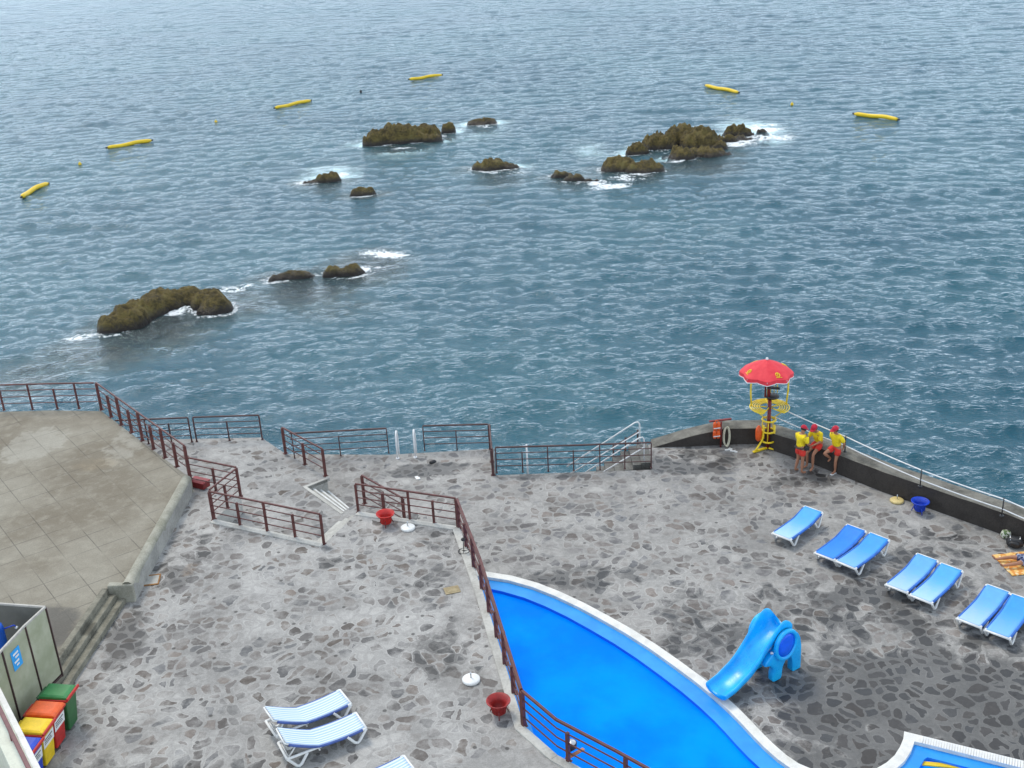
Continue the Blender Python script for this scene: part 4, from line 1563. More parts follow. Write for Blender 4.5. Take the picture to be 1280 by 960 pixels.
# legs and back: a silhouette with an arch between the legs, as thick sides
def sil(name, pts, y0, y1, bev=.045):
    bm = bmesh.new()
    a_ = [bm.verts.new((x, y0, z)) for x, z in pts]
    b__ = [bm.verts.new((x, y1, z)) for x, z in pts]
    n = len(pts)
    bm.faces.new(a_); bm.faces.new(b__[::-1])
    for i in range(n):
        j = (i + 1) % n
        bm.faces.new((a_[j], a_[i], b__[i], b__[j]))
    bmesh.ops.recalc_face_normals(bm, faces=bm.faces[:])
    for f_ in bm.faces:
        f_.smooth = True
    me_ = bpy.data.meshes.new(name); bm.to_mesh(me_); bm.free()
    me_.materials.append(M_cyan)
    o_ = bpy.data.objects.new(name, me_); COL.objects.link(o_); o_.parent = root
    bv_ = o_.modifiers.new('bevel', 'BEVEL'); bv_.width = bev; bv_.segments = 3; bv_.limit_method = 'ANGLE'; bv_.angle_limit = R(35)
    return o_
rear = [(-.26, 1.22), (-.36, 1.23), (-.50, 1.16), (-.60, .98), (-.655, .70), (-.67, .35), (-.675, .03), (-.65, .0), (-.40, .0), (-.37, .04), (-.36, .28), (-.31, .48), (-.22, .58), (-.14, .64), (-.13, 1.0)]
for y0, y1 in ((.19, .38), (-.38, -.19)):
    sil('hind_leg', rear, y0, y1)
front = [(.02, 1.12), (-.14, .95), (-.20, .70), (-.10, .52), (.00, .36), (.02, .10), (.06, .0), (.30, .0), (.36, .06), (.37, .28), (.33, .42), (.46, .56), (.66, .62), (.60, .74), (.3, .98)]
for y0, y1 in ((.22, .40), (-.40, -.22)):
    sil('front_leg', front, y0, y1)
for k in range(4):
    mb = MB(); mb.box((-.58 + k * .07, 0, .22 + k * .27), (.13, .40, .05)); mb.build('stair_tread', M_cyan, root, .012)
# round ears: thick disc with a raised rim and a darker middle
for sy in (1, -1):
    ear = MB(); cen = MB()
    q = Vector((.0, sy * .43, 1.06))
    def disc(mb_, prof_):
        n = 36; vs_ = []; fs_ = []
        for (r, d) in prof_:
            for k in range(n):
                a = 2 * math.pi * k / n
                vs_.append((q.x + r * math.cos(a) * .92, q.y + sy * d, q.z + r * math.sin(a) * 1.05))
        for i in range(len(prof_) - 1):
            for k in range(n):
                l = (k + 1) % n
                fs_.append((i * n + k, i * n + l, (i + 1) * n + l, (i + 1) * n + k))
        fs_.append(tuple(range(n))); fs_.append(tuple((len(prof_) - 1) * n + k for k in range(n)))
        mb_.add(vs_, fs_, 0, True)
    disc(ear, [(.40, -.05), (.43, 0), (.43, .04), (.41, .07), (.36, .075), (.33, .05), (.325, .03)])
    disc(cen, [(.32, .0), (.325, .034), (.2, .045), (.05, .05)])
    e_ = ear.build('ear', M_cyan, root)
    cen.build('ear_middle', M_deepb, e_)
for sy in (1, -1):
    mb = MB(); mb.lathe([(0, -.03), (.035, -.02), (.045, 0), (.035, .02), (0, .03)], (.42, sy * .375, .95), 12); e_ = mb.build('eye', M_whitem, root)
    mb = MB(); mb.lathe([(0, -.015), (.02, 0), (0, .015)], (.44, sy * .40, .95), 10); mb.build('pupil', M_black, e_)

# ================================================================== LIFEGUARD TOWER
root = empty('lifeguard_chair', (tower_c.x, tower_c.y, 0.004))
tag(root, 'yellow and red lifeguard lookout chair on three splayed legs at the wall corner', 'lifeguard chair')
def circ(r, z, n=28, a0=0, a1=2 * math.pi, c=(0, 0)):
    return [(c[0] + r * math.cos(a0 + (a1 - a0) * i / n), c[1] + r * math.sin(a0 + (a1 - a0) * i / n), z) for i in range(n)]
mb = MB(); mb.tube([(0, 0, .04), (0, 0, 1.9)], .07, 12); mb.tube([(-.02, .08, 1.9), (-.05, .1, 2.95)], .055, 10)
mb.build('mast', M_redd, root)
for k in range(3):
    a = R(205 + 120 * k)
    d = Vector((math.cos(a), math.sin(a), 0))
    mb = MB()
    mb.tube([d * .22 + Vector((0, 0, .98)), d * .22 + Vector((0, 0, .55)), d * .28 + Vector((0, 0, .38)), d * .46 + Vector((0, 0, .15)), d * .58 + Vector((0, 0, .03))], .038, 8)
    mb.build('leg', M_yel, root)
    mb = MB(); mb.beam(d * .05 + Vector((0, 0, .05)), d * .64 + Vector((0, 0, .035)), .10, .06); mb.build('foot', M_yel, root, .01)
for z, r in ((.34, .225), (.72, .22), (1.16, .235)):
    mb = MB(); mb.tube(circ(r, z), .034, 8, True); mb.build('step_ring', M_yel, root)
for a in (.6, 2.7, 4.4):
    mb = MB(); mb.tube([(math.cos(a) * .225, math.sin(a) * .225, .34), (math.cos(a) * .225, math.sin(a) * .225, 1.16)], .018, 6); mb.build('upright', M_yel, root)
# spiral-like foot platform of concentric rings open to the front
pl = MB()
for r in (.36, .44, .52, .60, .68):
    pl.tube([(r * math.cos(a), r * math.sin(a), 1.66) for a in [R(-58 + 296 * i / 34) - R(0) for i in range(35)]], .023, 6)
for a in (-58, 15, 90, 165, 238):
    pl.tube([(.09 * math.cos(R(a)), .09 * math.sin(R(a)), 1.65), (.64 * math.cos(R(a)), .64 * math.sin(R(a)), 1.655)], .022, 6)
pl.build('foot_platform', M_yel, root)
for a in (200, 340):
    mb = MB(); mb.tube([(.6 * math.cos(R(a)), .6 * math.sin(R(a)), 1.64), (.1 * math.cos(R(a)), .1 * math.sin(R(a)), 1.2)], .018, 6); mb.build('brace', M_yel, root)
for sx in (-1, 1):
    mb = MB()
    mb.tube([(sx * .62, .12, 1.66), (sx * .66, .12, 2.2), (sx * .66, .13, 2.5), (sx * .60, .14, 2.62), (sx * .48, .15, 2.68), (sx * .36, .2, 2.60), (sx * .28, .3, 2.40)], .03, 8)
    mb.build('guard_loop', M_yel, root)
mb = MB(); mb.lathe([(.05, 1.9), (.2, 1.93), (.24, 1.97), (.24, 2.02), (.2, 2.04), (0, 2.04)], (.12, .16, 0), 20); mb.build('seat', M_black, root)
mb = MB()
for x in (-.02, .10, .22, .34):
    mb.tube([(x, .34, 2.02), (x, .38, 2.5)], .013, 6)
mb.tube([(-.04, .38, 2.5), (.36, .38, 2.5)], .016, 6); mb.tube([(-.04, .36, 2.25), (.36, .36, 2.25)], .013, 6)
mb.build('backrest', M_yel, root)
mb = MB(); mb.beam((-.12, -.02, 2.42), (.3, -.12, 2.40), .10, .06); mb.build('arm_bar', M_black, root)

# umbrella
rim_z = 2.92
root = empty('parasol', (tower_c.x - .15, tower_c.y + .06, 2.0))
tag(root, 'red lifeguard parasol with white piped edge and yellow emblems above the yellow chair', 'parasol')
mb = MB(); mb.tube([(0, .04, .0), (0, 0, 1.42)], .03, 10); mb.build('pole', M_redd, root)
t = NT('red_parasol_cloth')
p = t.pos()
n1 = t.noise(p, 4, 4).outputs[0]
t.bsdf({'Base Color': t.mix(t.mr(n1, .3, .7), (.62, .022, .04), (.72, .045, .06)), 'Roughness': .7})
M_par = t.m
NRIB = 8
Rr = .93
apex = 1.44
def can(r, a, zoff=0.):
    """canopy: ribs high, cloth sagging between them"""
    ph = (a * NRIB / (2 * math.pi) + .25) % 1.0
    sag = 1 - abs(2 * ph - 1)          # 0 on a rib, 1 mid panel
    rr_ = r * (1 - .09 * sag * (r / Rr) ** 2)
    z = apex - .46 * (r / Rr) ** 1.35 + .035 * sag * (r / Rr) ** 2 - .02 * sag * math.sin(r / Rr * math.pi)
    return (rr_ * math.cos(a), rr_ * math.sin(a), z + zoff)
NA_, NRr = 96, 12
vs, fs = [], []
for i in range(NRr + 1):
    for k in range(NA_):
        vs.append(can(Rr * max(.02, i / NRr), 2 * math.pi * k / NA_))
base = len(vs)
# valance
val = []
for k in range(NA_):
    x, y, z = can(Rr, 2 * math.pi * k / NA_)
    ph = (k / NA_ * NRIB + .25) % 1.0
    sag = 1 - abs(2 * ph - 1)
    vs.append((x * 1.005, y * 1.005, z - .13 + .05 * math.sin(sag * math.pi) * 0 - .02 * (1 - sag)))
for i in range(NRr + 1):
    o1 = i * NA_
    o2_ = (i + 1) * NA_
    for k in range(NA_):
        l = (k + 1) % NA_
        fs.append((o1 + k, o2_ + k, o2_ + l, o1 + l))
fs.append(tuple(range(NA_)))
mb = MB(); mb.add(vs, fs, 0, False)
cano = mb.build('canopy', M_par, root)
sd_m = cano.modifiers.new('solid', 'SOLIDIFY'); sd_m.thickness = .006
mb = MB(); mb.tube([vs[base + k] for k in range(NA_)], .014, 6, True); mb.build('piping', M_whitem, cano)
mb = MB(); mb.lathe([(.0, 0), (.045, .01), (.05, .05), (.03, .09), (0, .10)], (0, 0, apex - .005), 12); mb.build('finial', M_whitem, root)
for k in range(NRIB):
    a = 2 * math.pi * (k - .25 + 1) / NRIB
    mb = MB(); mb.tube([can(r, a, -.02) for r in (.05, .4, .7, .97)], .008, 6); mb.build('rib', M_metal, root)
# yellow emblems: a ring with bars, on every second panel near the edge
for k in (0, 2, 4, 6):
    a = 2 * math.pi * (k + .25) / NRIB + R(8)
    mb = MB()
    def onc(r, da, up_=.016):
        x, y, z = can(r, a + da, up_)
        return (x, y, z)
    mb.tube([onc(.72 + .085 * math.sin(u_), .10 * math.cos(u_)) for u_ in [2 * math.pi * i / 14 for i in range(14)]], .012, 6, True)
    mb.tube([onc(.78, -.06), onc(.71, .0), onc(.76, .06)], .012, 6)
    mb.tube([onc(.67, -.05), onc(.69, .05)], .012, 6)
    mb.tube([onc(.84, -.13), onc(.84, .13)], .010, 6)
    mb.build('emblem', M_yel, cano)
# rescue can hung on the tower
mb = MB()
mb.lathe([(0, -.30), (.05, -.29), (.10, -.22), (.115, -.08), (.115, .10), (.09, .22), (.04, .30), (0, .31)], (0, 0, 0), 16)
o = mb.build('rescue_can', M_orange); o.location = tower_c + Vector((-.36, -.05, .66))
tag(o, 'orange rescue can hanging on the left of the yellow lifeguard chair', 'rescue can')

# rescue stand by the wall
q = W(896, 560, 0)
sroot = empty('rescue_stand', (q.x, q.y, 0))
tag(sroot, 'dark red tee shaped post by the sea wall holding rescue gear', 'stand')
mb = MB(); mb.tube([(.15, .06, .0), (.15, .06, 1.02)], .03, 8); mb.build('post', M_redd, sroot)
mb = MB(); mb.beam((-.28, .1, 1.03), (.52, .12, 1.08), .09, .05); mb.build('crossbar', M_redd, sroot, .01)
for k, (z, lb) in enumerate(((.82, 'upper orange life vest hung on the red tee post'), (.50, 'lower orange life vest hung on the red tee post'))):
    mb = MB()
    sx = -.06
    for s2 in (-1, 1):
        mb.lathe([(0, -.22), (.07, -.21), (.095, -.1), (.095, .1), (.07, .2), (0, .21)], (sx + s2 * .085, -.02, 0), 14, 0, True, (.95, .8))
    mb.beam((sx - .15, -.10, .02), (sx + .15, -.10, .02), .02, .05)
    for s2 in (-1, 1):
        mb.tube([(sx + s2 * .085, -.02, .18), (sx + s2 * .05, .02, .27), (sx, .03, .29)], .02, 6)
    r_ = mb.build('life_vest', M_orange); r_.location = (q.x + .02, q.y, z + .06); r_.scale = (.76, .76, .76)
    tag(r_, lb, 'life vest', 'life vests on the tee post')
    m2_ = MB(); m2_.beam((sx - .16, -.115, -.07), (sx + .16, -.115, -.05), .012, .045); m2_.build('strap', M_whitem, r_)
mb = MB()
for k in range(4):
    r_ = .16 + .012 * k
    mb.tube([(.33 + .105 * math.cos(a) + .01 * k, .02 - .012 * k, .42 + (.36 + .012 * k) * math.sin(a)) for a in [2 * math.pi * i / 24 for i in range(24)]], .022, 6, True)
o = mb.build('rope_coil', M_rope); o.location = (q.x, q.y, .02)
tag(o, 'long pale rope coil hanging from the red tee post', 'rope')

# ================================================================== BASKETS, BASES, SMALL THINGS
M_redm = paint('worn_red_plastic', (.30, .018, .016), .5, .25, 6)


def basket(px, py, z, mat, lb, sc_=1.):
    q = W(px, py, z)
    root = empty('litter_basket', q)
    tag(root, lb, 'basket', 'flared litter baskets')
    mb = MB()
    n = 32
    prof = [(.15, .08), (.165, .09), (.165, .27), (.20, .315), (.27, .385), (.285, .395), (.285, .41), (.265, .41), (.185, .33), (.15, .27), (.14, .11), (0, .10)]
    mb.lathe([(r * sc_, z_ * sc_) for r, z_ in prof], (0, 0, 0), n); mb.build('bowl', mat, root)
    rb = MB()
    for k in range(16):
        a = 2 * math.pi * k / 16
        rb.tube([(.168 * sc_ * math.cos(a), .168 * sc_ * math.sin(a), .11 * sc_), (.168 * sc_ * math.cos(a), .168 * sc_ * math.sin(a), .27 * sc_), (.277 * sc_ * math.cos(a), .277 * sc_ * math.sin(a), .385 * sc_)], .008, 5)
    rb.build('rib', mat, root)
    for k in range(3):
        a = R(30 + 120 * k)
        d = Vector((math.cos(a), math.sin(a), 0))
        lg = MB(); lg.tube([d * .17 * sc_ + Vector((0, 0, .22 * sc_)), d * .20 * sc_ + Vector((0, 0, .12 * sc_)), d * .24 * sc_ + Vector((0, 0, .012))], .013, 6)
        lg.build('leg', mat if mat is M_blue else M_redd, root)


basket(483, 656, Zt, M_red, 'bright red basket by the railing above the pale steps')
basket(624, 893, Zt, M_redm, 'dark red basket at the pool corner of the terrace')
basket(1149, 640, 0, M_blue, 'blue basket against the sea wall beside the cream base')
for (px, py, z, mat, lb) in ((510, 661, Zt, M_white, 'white round parasol base beside the far red basket'), (589, 851, Zt, M_white, 'white round parasol base with short tube, near the pool corner'), (1121, 627, 0, M_cream, 'cream round parasol base beside the blue basket at the wall')):
    root = empty('round_parasol_weight', W(px, py, z))
    tag(root, lb, 'parasol base', 'round parasol bases')
    mb = MB(); mb.lathe([(.205, .0), (.22, .02), (.22, .06), (.19, .085), (.05, .10), (0, .10)], (0, 0, 0.002), 32); mb.build('weight', mat, root)
    mb = MB(); mb.tube([(0, 0, .09), (0, 0, .26)], .018, 8); mb.build('tube', M_metal, root)
root = empty('ring_stand', W(580, 690, Zt))
tag(root, 'black wire stand with ring foot and round knob beside the long terrace railing', 'stand')
mb = MB(); mb.tube(circ(.16, .03), .014, 6, True)
for k in range(3):
    a = R(120 * k + 20); mb.tube([(0, 0, .05), (.16 * math.cos(a), .16 * math.sin(a), .03)], .009, 5)
mb.build('ring_foot', M_black, root)
mb = MB(); mb.tube([(0, 0, .04), (0, 0, .42)], .014, 6); mb.build('stem', M_black, root)
mb = MB(); mb.lathe([(0, .38), (.05, .39), (.07, .42), (.05, .46), (0, .47)], (0, 0, 0), 14); mb.build('knob', M_black, root)

# red box in the rail corner
q = W(250, 608, Zt)
root = empty('storage_box', (q.x, q.y, Zt + .004), R(-28))
tag(root, 'dark red box tucked in the railing corner by the mossy kerb', 'box')
mb = MB(); mb.box((0, 0, .10), (.62, .34, .2)); mb.build('box_body', M_redd, root, .02)
mb = MB(); mb.box((0, 0, .222), (.66, .38, .04)); mb.build('lid', paint('red_lid', (.26, .02, .025), .5, .2, 6), root, .012)

# covers let into the paving
M_rustc = concrete('rusty_cover_frame', (.20, .10, .04), (.34, .17, .06), 6)
M_cover = concrete('cement_cover', (.34, .33, .30), (.46, .45, .41), 3)
q = W(186, 726, Zt)
root = empty('access_cover', (q.x, q.y, Zt + .004), R(8))
tag(root, 'square cement access cover in a rusty frame at the end of the mossy kerb', 'cover')
mb = MB(); mb.box((0, 0, .008), (.55, .45, .016)); mb.build('plate', M_cover, root)
mb = MB()
for (x, y, sx, sy) in ((.0, .25, .62, .05), (0, -.25, .62, .05), (.295, 0, .04, .45), (-.295, 0, .04, .45)):
    mb.box((x, y, .012), (sx, sy, .024))
mb.build('frame', M_rustc, root)
q = W(565, 738, Zt)
mb = MB(); mb.box((0, 0, .01), (.42, .34, .02)); mb.box((0, 0, .022), (.30, .22, .012))
o = mb.build('drain_cover', concrete('ochre_cover', (.26, .20, .11), (.40, .33, .20), 5), None, .008); o.location = (q.x, q.y, Zt + .004); o.rotation_euler = (0, 0, R(15))
tag(o, 'ochre drain cover in the terrace paving beside the long railing', 'cover')

# gull-like white cloth scraps and sandals
q = W(522, 598, 0)
mb = MB()
vs, fs = [], []
for i in range(7):
    for j in range(5):
        x, y = (i / 6 - .5) * .26, (j / 4 - .5) * .15
        vs.append((x, y * (1 - abs(x) * 2.6), .03 + .035 * mnoise.noise(Vector((x * 9, y * 9, 4)))))
for i in range(6):
    for j in range(4):
        a = i * 5 + j; fs.append((a, a + 5, a + 6, a + 1))
mb.add(vs, fs, 0, True)
o = mb.build('cloth', M_white); o.location = q; o.rotation_euler = (0, 0, R(-60))
o.modifiers.new('s', 'SOLIDIFY').thickness = .02
tag(o, 'small crumpled white cloth lying on the ladder platform', 'cloth')
for (px, py, rz, lb) in ((911, 562.5, 10, 'left white sandal on the deck below the red tee post'), (917, 564.5, -35, 'right white sandal on the deck below the red tee post')):
    root = empty('sandal', W(px, py, 0) + Vector((0, 0, .004)), R(rz))
    tag(root, lb, 'sandal', 'pair of white sandals')
    mb = MB()
    out = [(-.14, -.035), (-.15, 0), (-.14, .035), (-.05, .038), (.04, .046), (.11, .045), (.15, .015), (.14, -.02), (.09, -.042), (.0, -.036)]
    mb.prism(out, 0, .028); mb.build('sole', M_white, root, .006)
    mb = MB(); mb.tube([(.0, -.045, .02), (.04, -.02, .06), (.09, 0, .045), (.04, .03, .06), (.0, .05, .02)], .010, 6); mb.build('strap', M_white, root)
# dark rag by the ladder
q = W(541, 578, 0)
mb = MB()
mb.lathe([(.12, 0), (.13, .03), (.09, .07), (.03, .09), (0, .09)], (0, 0, 0.003), 12, 0, True, (1.1, .7))
o = mb.build('bag', M_black); o.location = q; o.rotation_euler = (0, 0, .5)
tag(o, 'small dark bag on the platform right of the ladder rails', 'bag')
# spotlight on the terrace edge
q = W(709, 946, Zt)
root = empty('spotlight', (q.x + .10, q.y + .12, Zt + .02), R(35))
tag(root, 'small black pool spotlight on a bracket at the terrace edge', 'spotlight')
mb = MB(); mb.lathe([(.05, -.10), (.10, -.08), (.125, .0), (.13, .06), (.12, .07)], (0, 0, .20), 18); mb.build('housing', M_black, root)
mb = MB(); mb.lathe([(.115, 0), (.10, .02), (0, .03)], (0, 0, .265), 18); mb.build('lens', M_metal, root)
mb = MB(); mb.tube([(-.14, 0, .2), (-.14, 0, .03), (.14, 0, .03), (.14, 0, .2)], .014, 6); mb.build('bracket', M_black, root)
mb = MB(); mb.box((.02, -.1, .006), (.5, .08, .03)); mb.build('mount', paint('copper_mount', (.42, .16, .06), .5, .2, 6), root)

# ================================================================== BINS
def bin_(px, py, body, lidm, rim, label, cat_label, sticker=True):
    q = W(px, py, Zt + 1.03)
    root = empty('wheelie_bin', (q.x, q.y, Zt + .004), R(-8))
    tag(root, label, 'bin', 'row of wheelie bins beside the booth')
    # front of the bin faces +x
    mb = MB()
    lo = [(-.20, -.20), (.20, -.20), (.20, .20), (-.20, .20)]
    hi = [(-.30, -.25), (.31, -.25), (.31, .25), (-.30, .25)]
    vs = [(x, y, .06) for x, y in lo] + [(x, y, .94) for x, y in hi]
    mb.add(vs, [(3, 2, 1, 0), (4, 5, 6, 7), (0, 1, 5, 4), (1, 2, 6, 5), (2, 3, 7, 6), (3, 0, 4, 7)])
    mb.build('body', body, root, .03)
    mb = MB(); mb.box((.01, 0, .955), (.69, .56, .055)); mb.build('rim', rim, root, .015)
    lid = MB()
    vs = []
    L1 = [(-.36, -.26, .985), (.37, -.26, .985), (.37, .26, .985), (-.36, .26, .985)]
    L2 = [(-.34, -.24, 1.05), (.33, -.24, 1.03), (.33, .24, 1.03), (-.34, .24, 1.05)]
    L3 = [(-.26, -.19, 1.085), (.24, -.19, 1.06), (.24, .19, 1.06), (-.26, .19, 1.085)]
    lid.add(L1 + L2 + L3, [(3, 2, 1, 0), (8, 9, 10, 11)] + [(i, (i + 1) % 4, 4 + (i + 1) % 4, 4 + i) for i in range(4)] + [(4 + i, 4 + (i + 1) % 4, 8 + (i + 1) % 4, 8 + i) for i in range(4)])
    lid.build('lid', lidm, root, .018)
    if rim is not body:
        mb = MB(); mb.box((.365, 0, 1.0), (.045, .56, .075)); mb.build('lid_lip', rim, root, .015)
    mb = MB(); mb.tube([(-.33, -.2, .93), (-.42, -.2, .97), (-.42, .2, .97), (-.33, .2, .93)], .018, 8); mb.build('handle', body, root)
    for sy in (-1, 1):
        mb = MB(); n = 18
        vs, fs = [], []
        for yy in (sy * .27 - .025, sy * .27 + .025):
            for k in range(n):
                a = 2 * math.pi * k / n
                vs.append((-.22 + .1 * math.cos(a), yy, .10 + .1 * math.sin(a)))
        fs = [tuple(range(n)), tuple(range(2 * n - 1, n - 1, -1))] + [(k, n + k, n + (k + 1) % n, (k + 1) % n) for k in range(n)]
        mb.add(vs, fs); mb.build('wheel', M_black, root)
    if sticker:
        mb = MB()
        def fx(z): return .20 + (.31 - .20) * (z - .06) / .88 + .004
        def face_quad(y0, y1, z0, z1, lift, mi):
            mb.add([(fx(z0) + lift, y0, z0), (fx(z0) + lift, y1, z0), (fx(z1) + lift, y1, z1), (fx(z1) + lift, y0, z1)], [(0, 1, 2, 3)], mi)
        face_quad(-.22, .22, .55, .84, 0, 0)
        face_quad(-.18, .16, .745, .775, .003, 1)
        face_quad(-.18, .10, .685, .71, .003, 1)
        face_quad(-.18, .14, .635, .655, .003, 1)
        mb.build('sticker', [M_white, M_black], root)
    return root


bin_(72, 864, M_green, M_greenl, M_red, 'green wheelie bin, farthest of the row of four', '', False)
bin_(56, 886, M_red, M_orange, M_red, 'red wheelie bin with orange lid and white sticker', '')
bin_(42, 907, M_yellow, M_yellow, M_red, 'yellow wheelie bin with yellow lid and red rim', '')
bin_(27, 931, M_blue, M_blue, M_red, 'blue wheelie bin, nearest of the row of four', '')

# ================================================================== BOOTH
pc = [V(78, 845, Zp), V(53.5, 870, Zp), V(26, 903, Zp), V(-8, 945, Zp)]
hb = 2.02
o3 = pc[0]
root = empty('shower_booth', o3)
tag(root, 'open topped booth of greenish frosted panels in dark frames beside the bins', 'booth')
t = NT('frosted_panel')
p = t.pos()
n1 = t.noise(p, 1.6, 5, .6).outputs[0]
c = t.mix(t.mr(n1, .3, .7), (.30, .32, .21), (.44, .45, .33))
t.bsdf({'Base Color': c, 'Roughness': .35})
M_frost = t.m
t = NT('grey_panel')
p = t.pos()
n1 = t.noise(p, 1.6, 5, .6).outputs[0]
t.bsdf({'Base Color': t.mix(t.mr(n1, .3, .7), (.12, .12, .105), (.17, .17, .15)), 'Roughness': .4})
M_gpan = t.m
M_dframe = paint('dark_booth_frame', (.045, .022, .022), .45, .2, 8)
M_tframe = paint('pale_booth_rail', (.42, .40, .36), .45, .15, 8)
loc = [q - o3 for q in pc]
up1 = Vector((0, 0, hb))
bk = [loc[0], loc[0] + Vector((-1.35, .28, 0)), loc[0] + Vector((-3.2, .66, 0))]
for wall_, mat in ((loc, M_frost), (bk, M_gpan)):
    for i in range(len(wall_) - 1):
        a, b = wall_[i], wall_[i + 1]
        mb = MB()
        a1, b1 = a.lerp(b, .03), a.lerp(b, .97)
        mb.beam((a1 + b1) / 2 * 0 + a1 + Vector((0, 0, hb / 2 + .03)), b1 + Vector((0, 0, hb / 2 + .03)), .02, hb - .14)
        mb.build('panel', mat, root)
        mb = MB(); mb.beam(a + up1 - Vector((0, 0, .02)), b + up1 - Vector((0, 0, .02)), .05, .05); mb.build('top_rail', M_tframe, root, .006)
        mb = MB(); mb.beam(a + Vector((0, 0, .05)), b + Vector((0, 0, .05)), .05, .06); mb.build('bottom_rail', M_dframe, root)
for q in loc[:3] + bk[1:2]:
    mb = MB(); mb.box(q + Vector((0, 0, hb / 2 - .025)), (.06, .06, hb - .05), R(15)); mb.build('post', M_dframe, root, .006)
# blue notice on the middle panel
a, b = loc[1], loc[2]
dn = (b - a).normalized()
nn = Vector((-dn.y, dn.x, 0))
if nn.x < 0:
    nn = -nn
cq = a.lerp(b, .58) + nn * .02 + Vector((0, 0, 1.50))
mb = MB()
for (w_, h_, lift, mi, du, dz) in ((.34, .50, 0, 0, 0, 0), (.20, .05, .004, 1, 0, .14), (.14, .05, .004, 1, -.03, .05), (.18, .05, .004, 1, .02, -.06), (.10, .04, .004, 1, .0, -.15)):
    cc_ = cq + nn * lift + dn * du + Vector((0, 0, dz))
    mb.add([cc_ - dn * w_ / 2 - Vector((0, 0, h_ / 2)), cc_ + dn * w_ / 2 - Vector((0, 0, h_ / 2)), cc_ + dn * w_ / 2 + Vector((0, 0, h_ / 2)), cc_ - dn * w_ / 2 + Vector((0, 0, h_ / 2))], [(0, 1, 2, 3)], mi)
mb.build('notice', [paint('blue_notice', (.02, .34, .78), .5, .1, 4), M_white], root)
# shower column inside
q = W(0, 812, Zp + 1.2)
root = empty('shower_column', (q.x, q.y, Zp + .004))
tag(root, 'blue shower column with chrome arms inside the frosted booth', 'shower')
mb = MB(); mb.lathe([(.20, 0), (.20, 1.78), (.18, 1.86), (.1, 1.9), (0, 1.9)], (0, 0, 0), 24); mb.build('column', paint('blue_column', (.008, .10, .55), .4, .15, 4), root)
for (z, a) in ((1.72, 20), (1.05, -20), (1.72, 140)):
    d = Vector((math.cos(R(a)), math.sin(R(a)), 0))
    mb = MB(); mb.tube([d * .18 + Vector((0, 0, z)), d * .42 + Vector((0, 0, z + .04)), d * .47 + Vector((0, 0, z - .02))], .016, 6)
    arm = mb.build('shower_arm', M_blue, root)
    mb = MB(); mb.lathe([(.02, .03), (.045, .0), (.05, -.03), (0, -.03)], d * .47 + Vector((0, 0, z - .03)), 12); mb.build('shower_head', M_metal, arm)

# ================================================================== PEOPLE
def skin_mesh(verts, edges, radii, root=0, levels=2):
    me_ = bpy.data.meshes.new('tmp')
    me_.from_pydata([tuple(v) for v in verts], edges, [])
    o_ = bpy.data.objects.new('tmp', me_)
    COL.objects.link(o_)
    o_.modifiers.new('skin', 'SKIN').use_smooth_shade = True
    for i, r in enumerate(radii):
        sv = me_.skin_vertices[0].data[i]
        sv.radius = (r if hasattr(r, '__len__') else (r, r))
        sv.use_root = (i == root)
    ss = o_.modifiers.new('sub', 'SUBSURF')
    ss.levels = ss.render_levels = levels
    dg = bpy.context.evaluated_depsgraph_get()
    dg.update()
    out = bpy.data.meshes.new_from_object(o_.evaluated_get(dg))
    bpy.data.objects.remove(o_, do_unlink=True)
    vs = [v.co.copy() for v in out.vertices]
    fs = [tuple(p_.vertices) for p_ in out.polygons]
    bpy.data.meshes.remove(out)
    return vs, fs


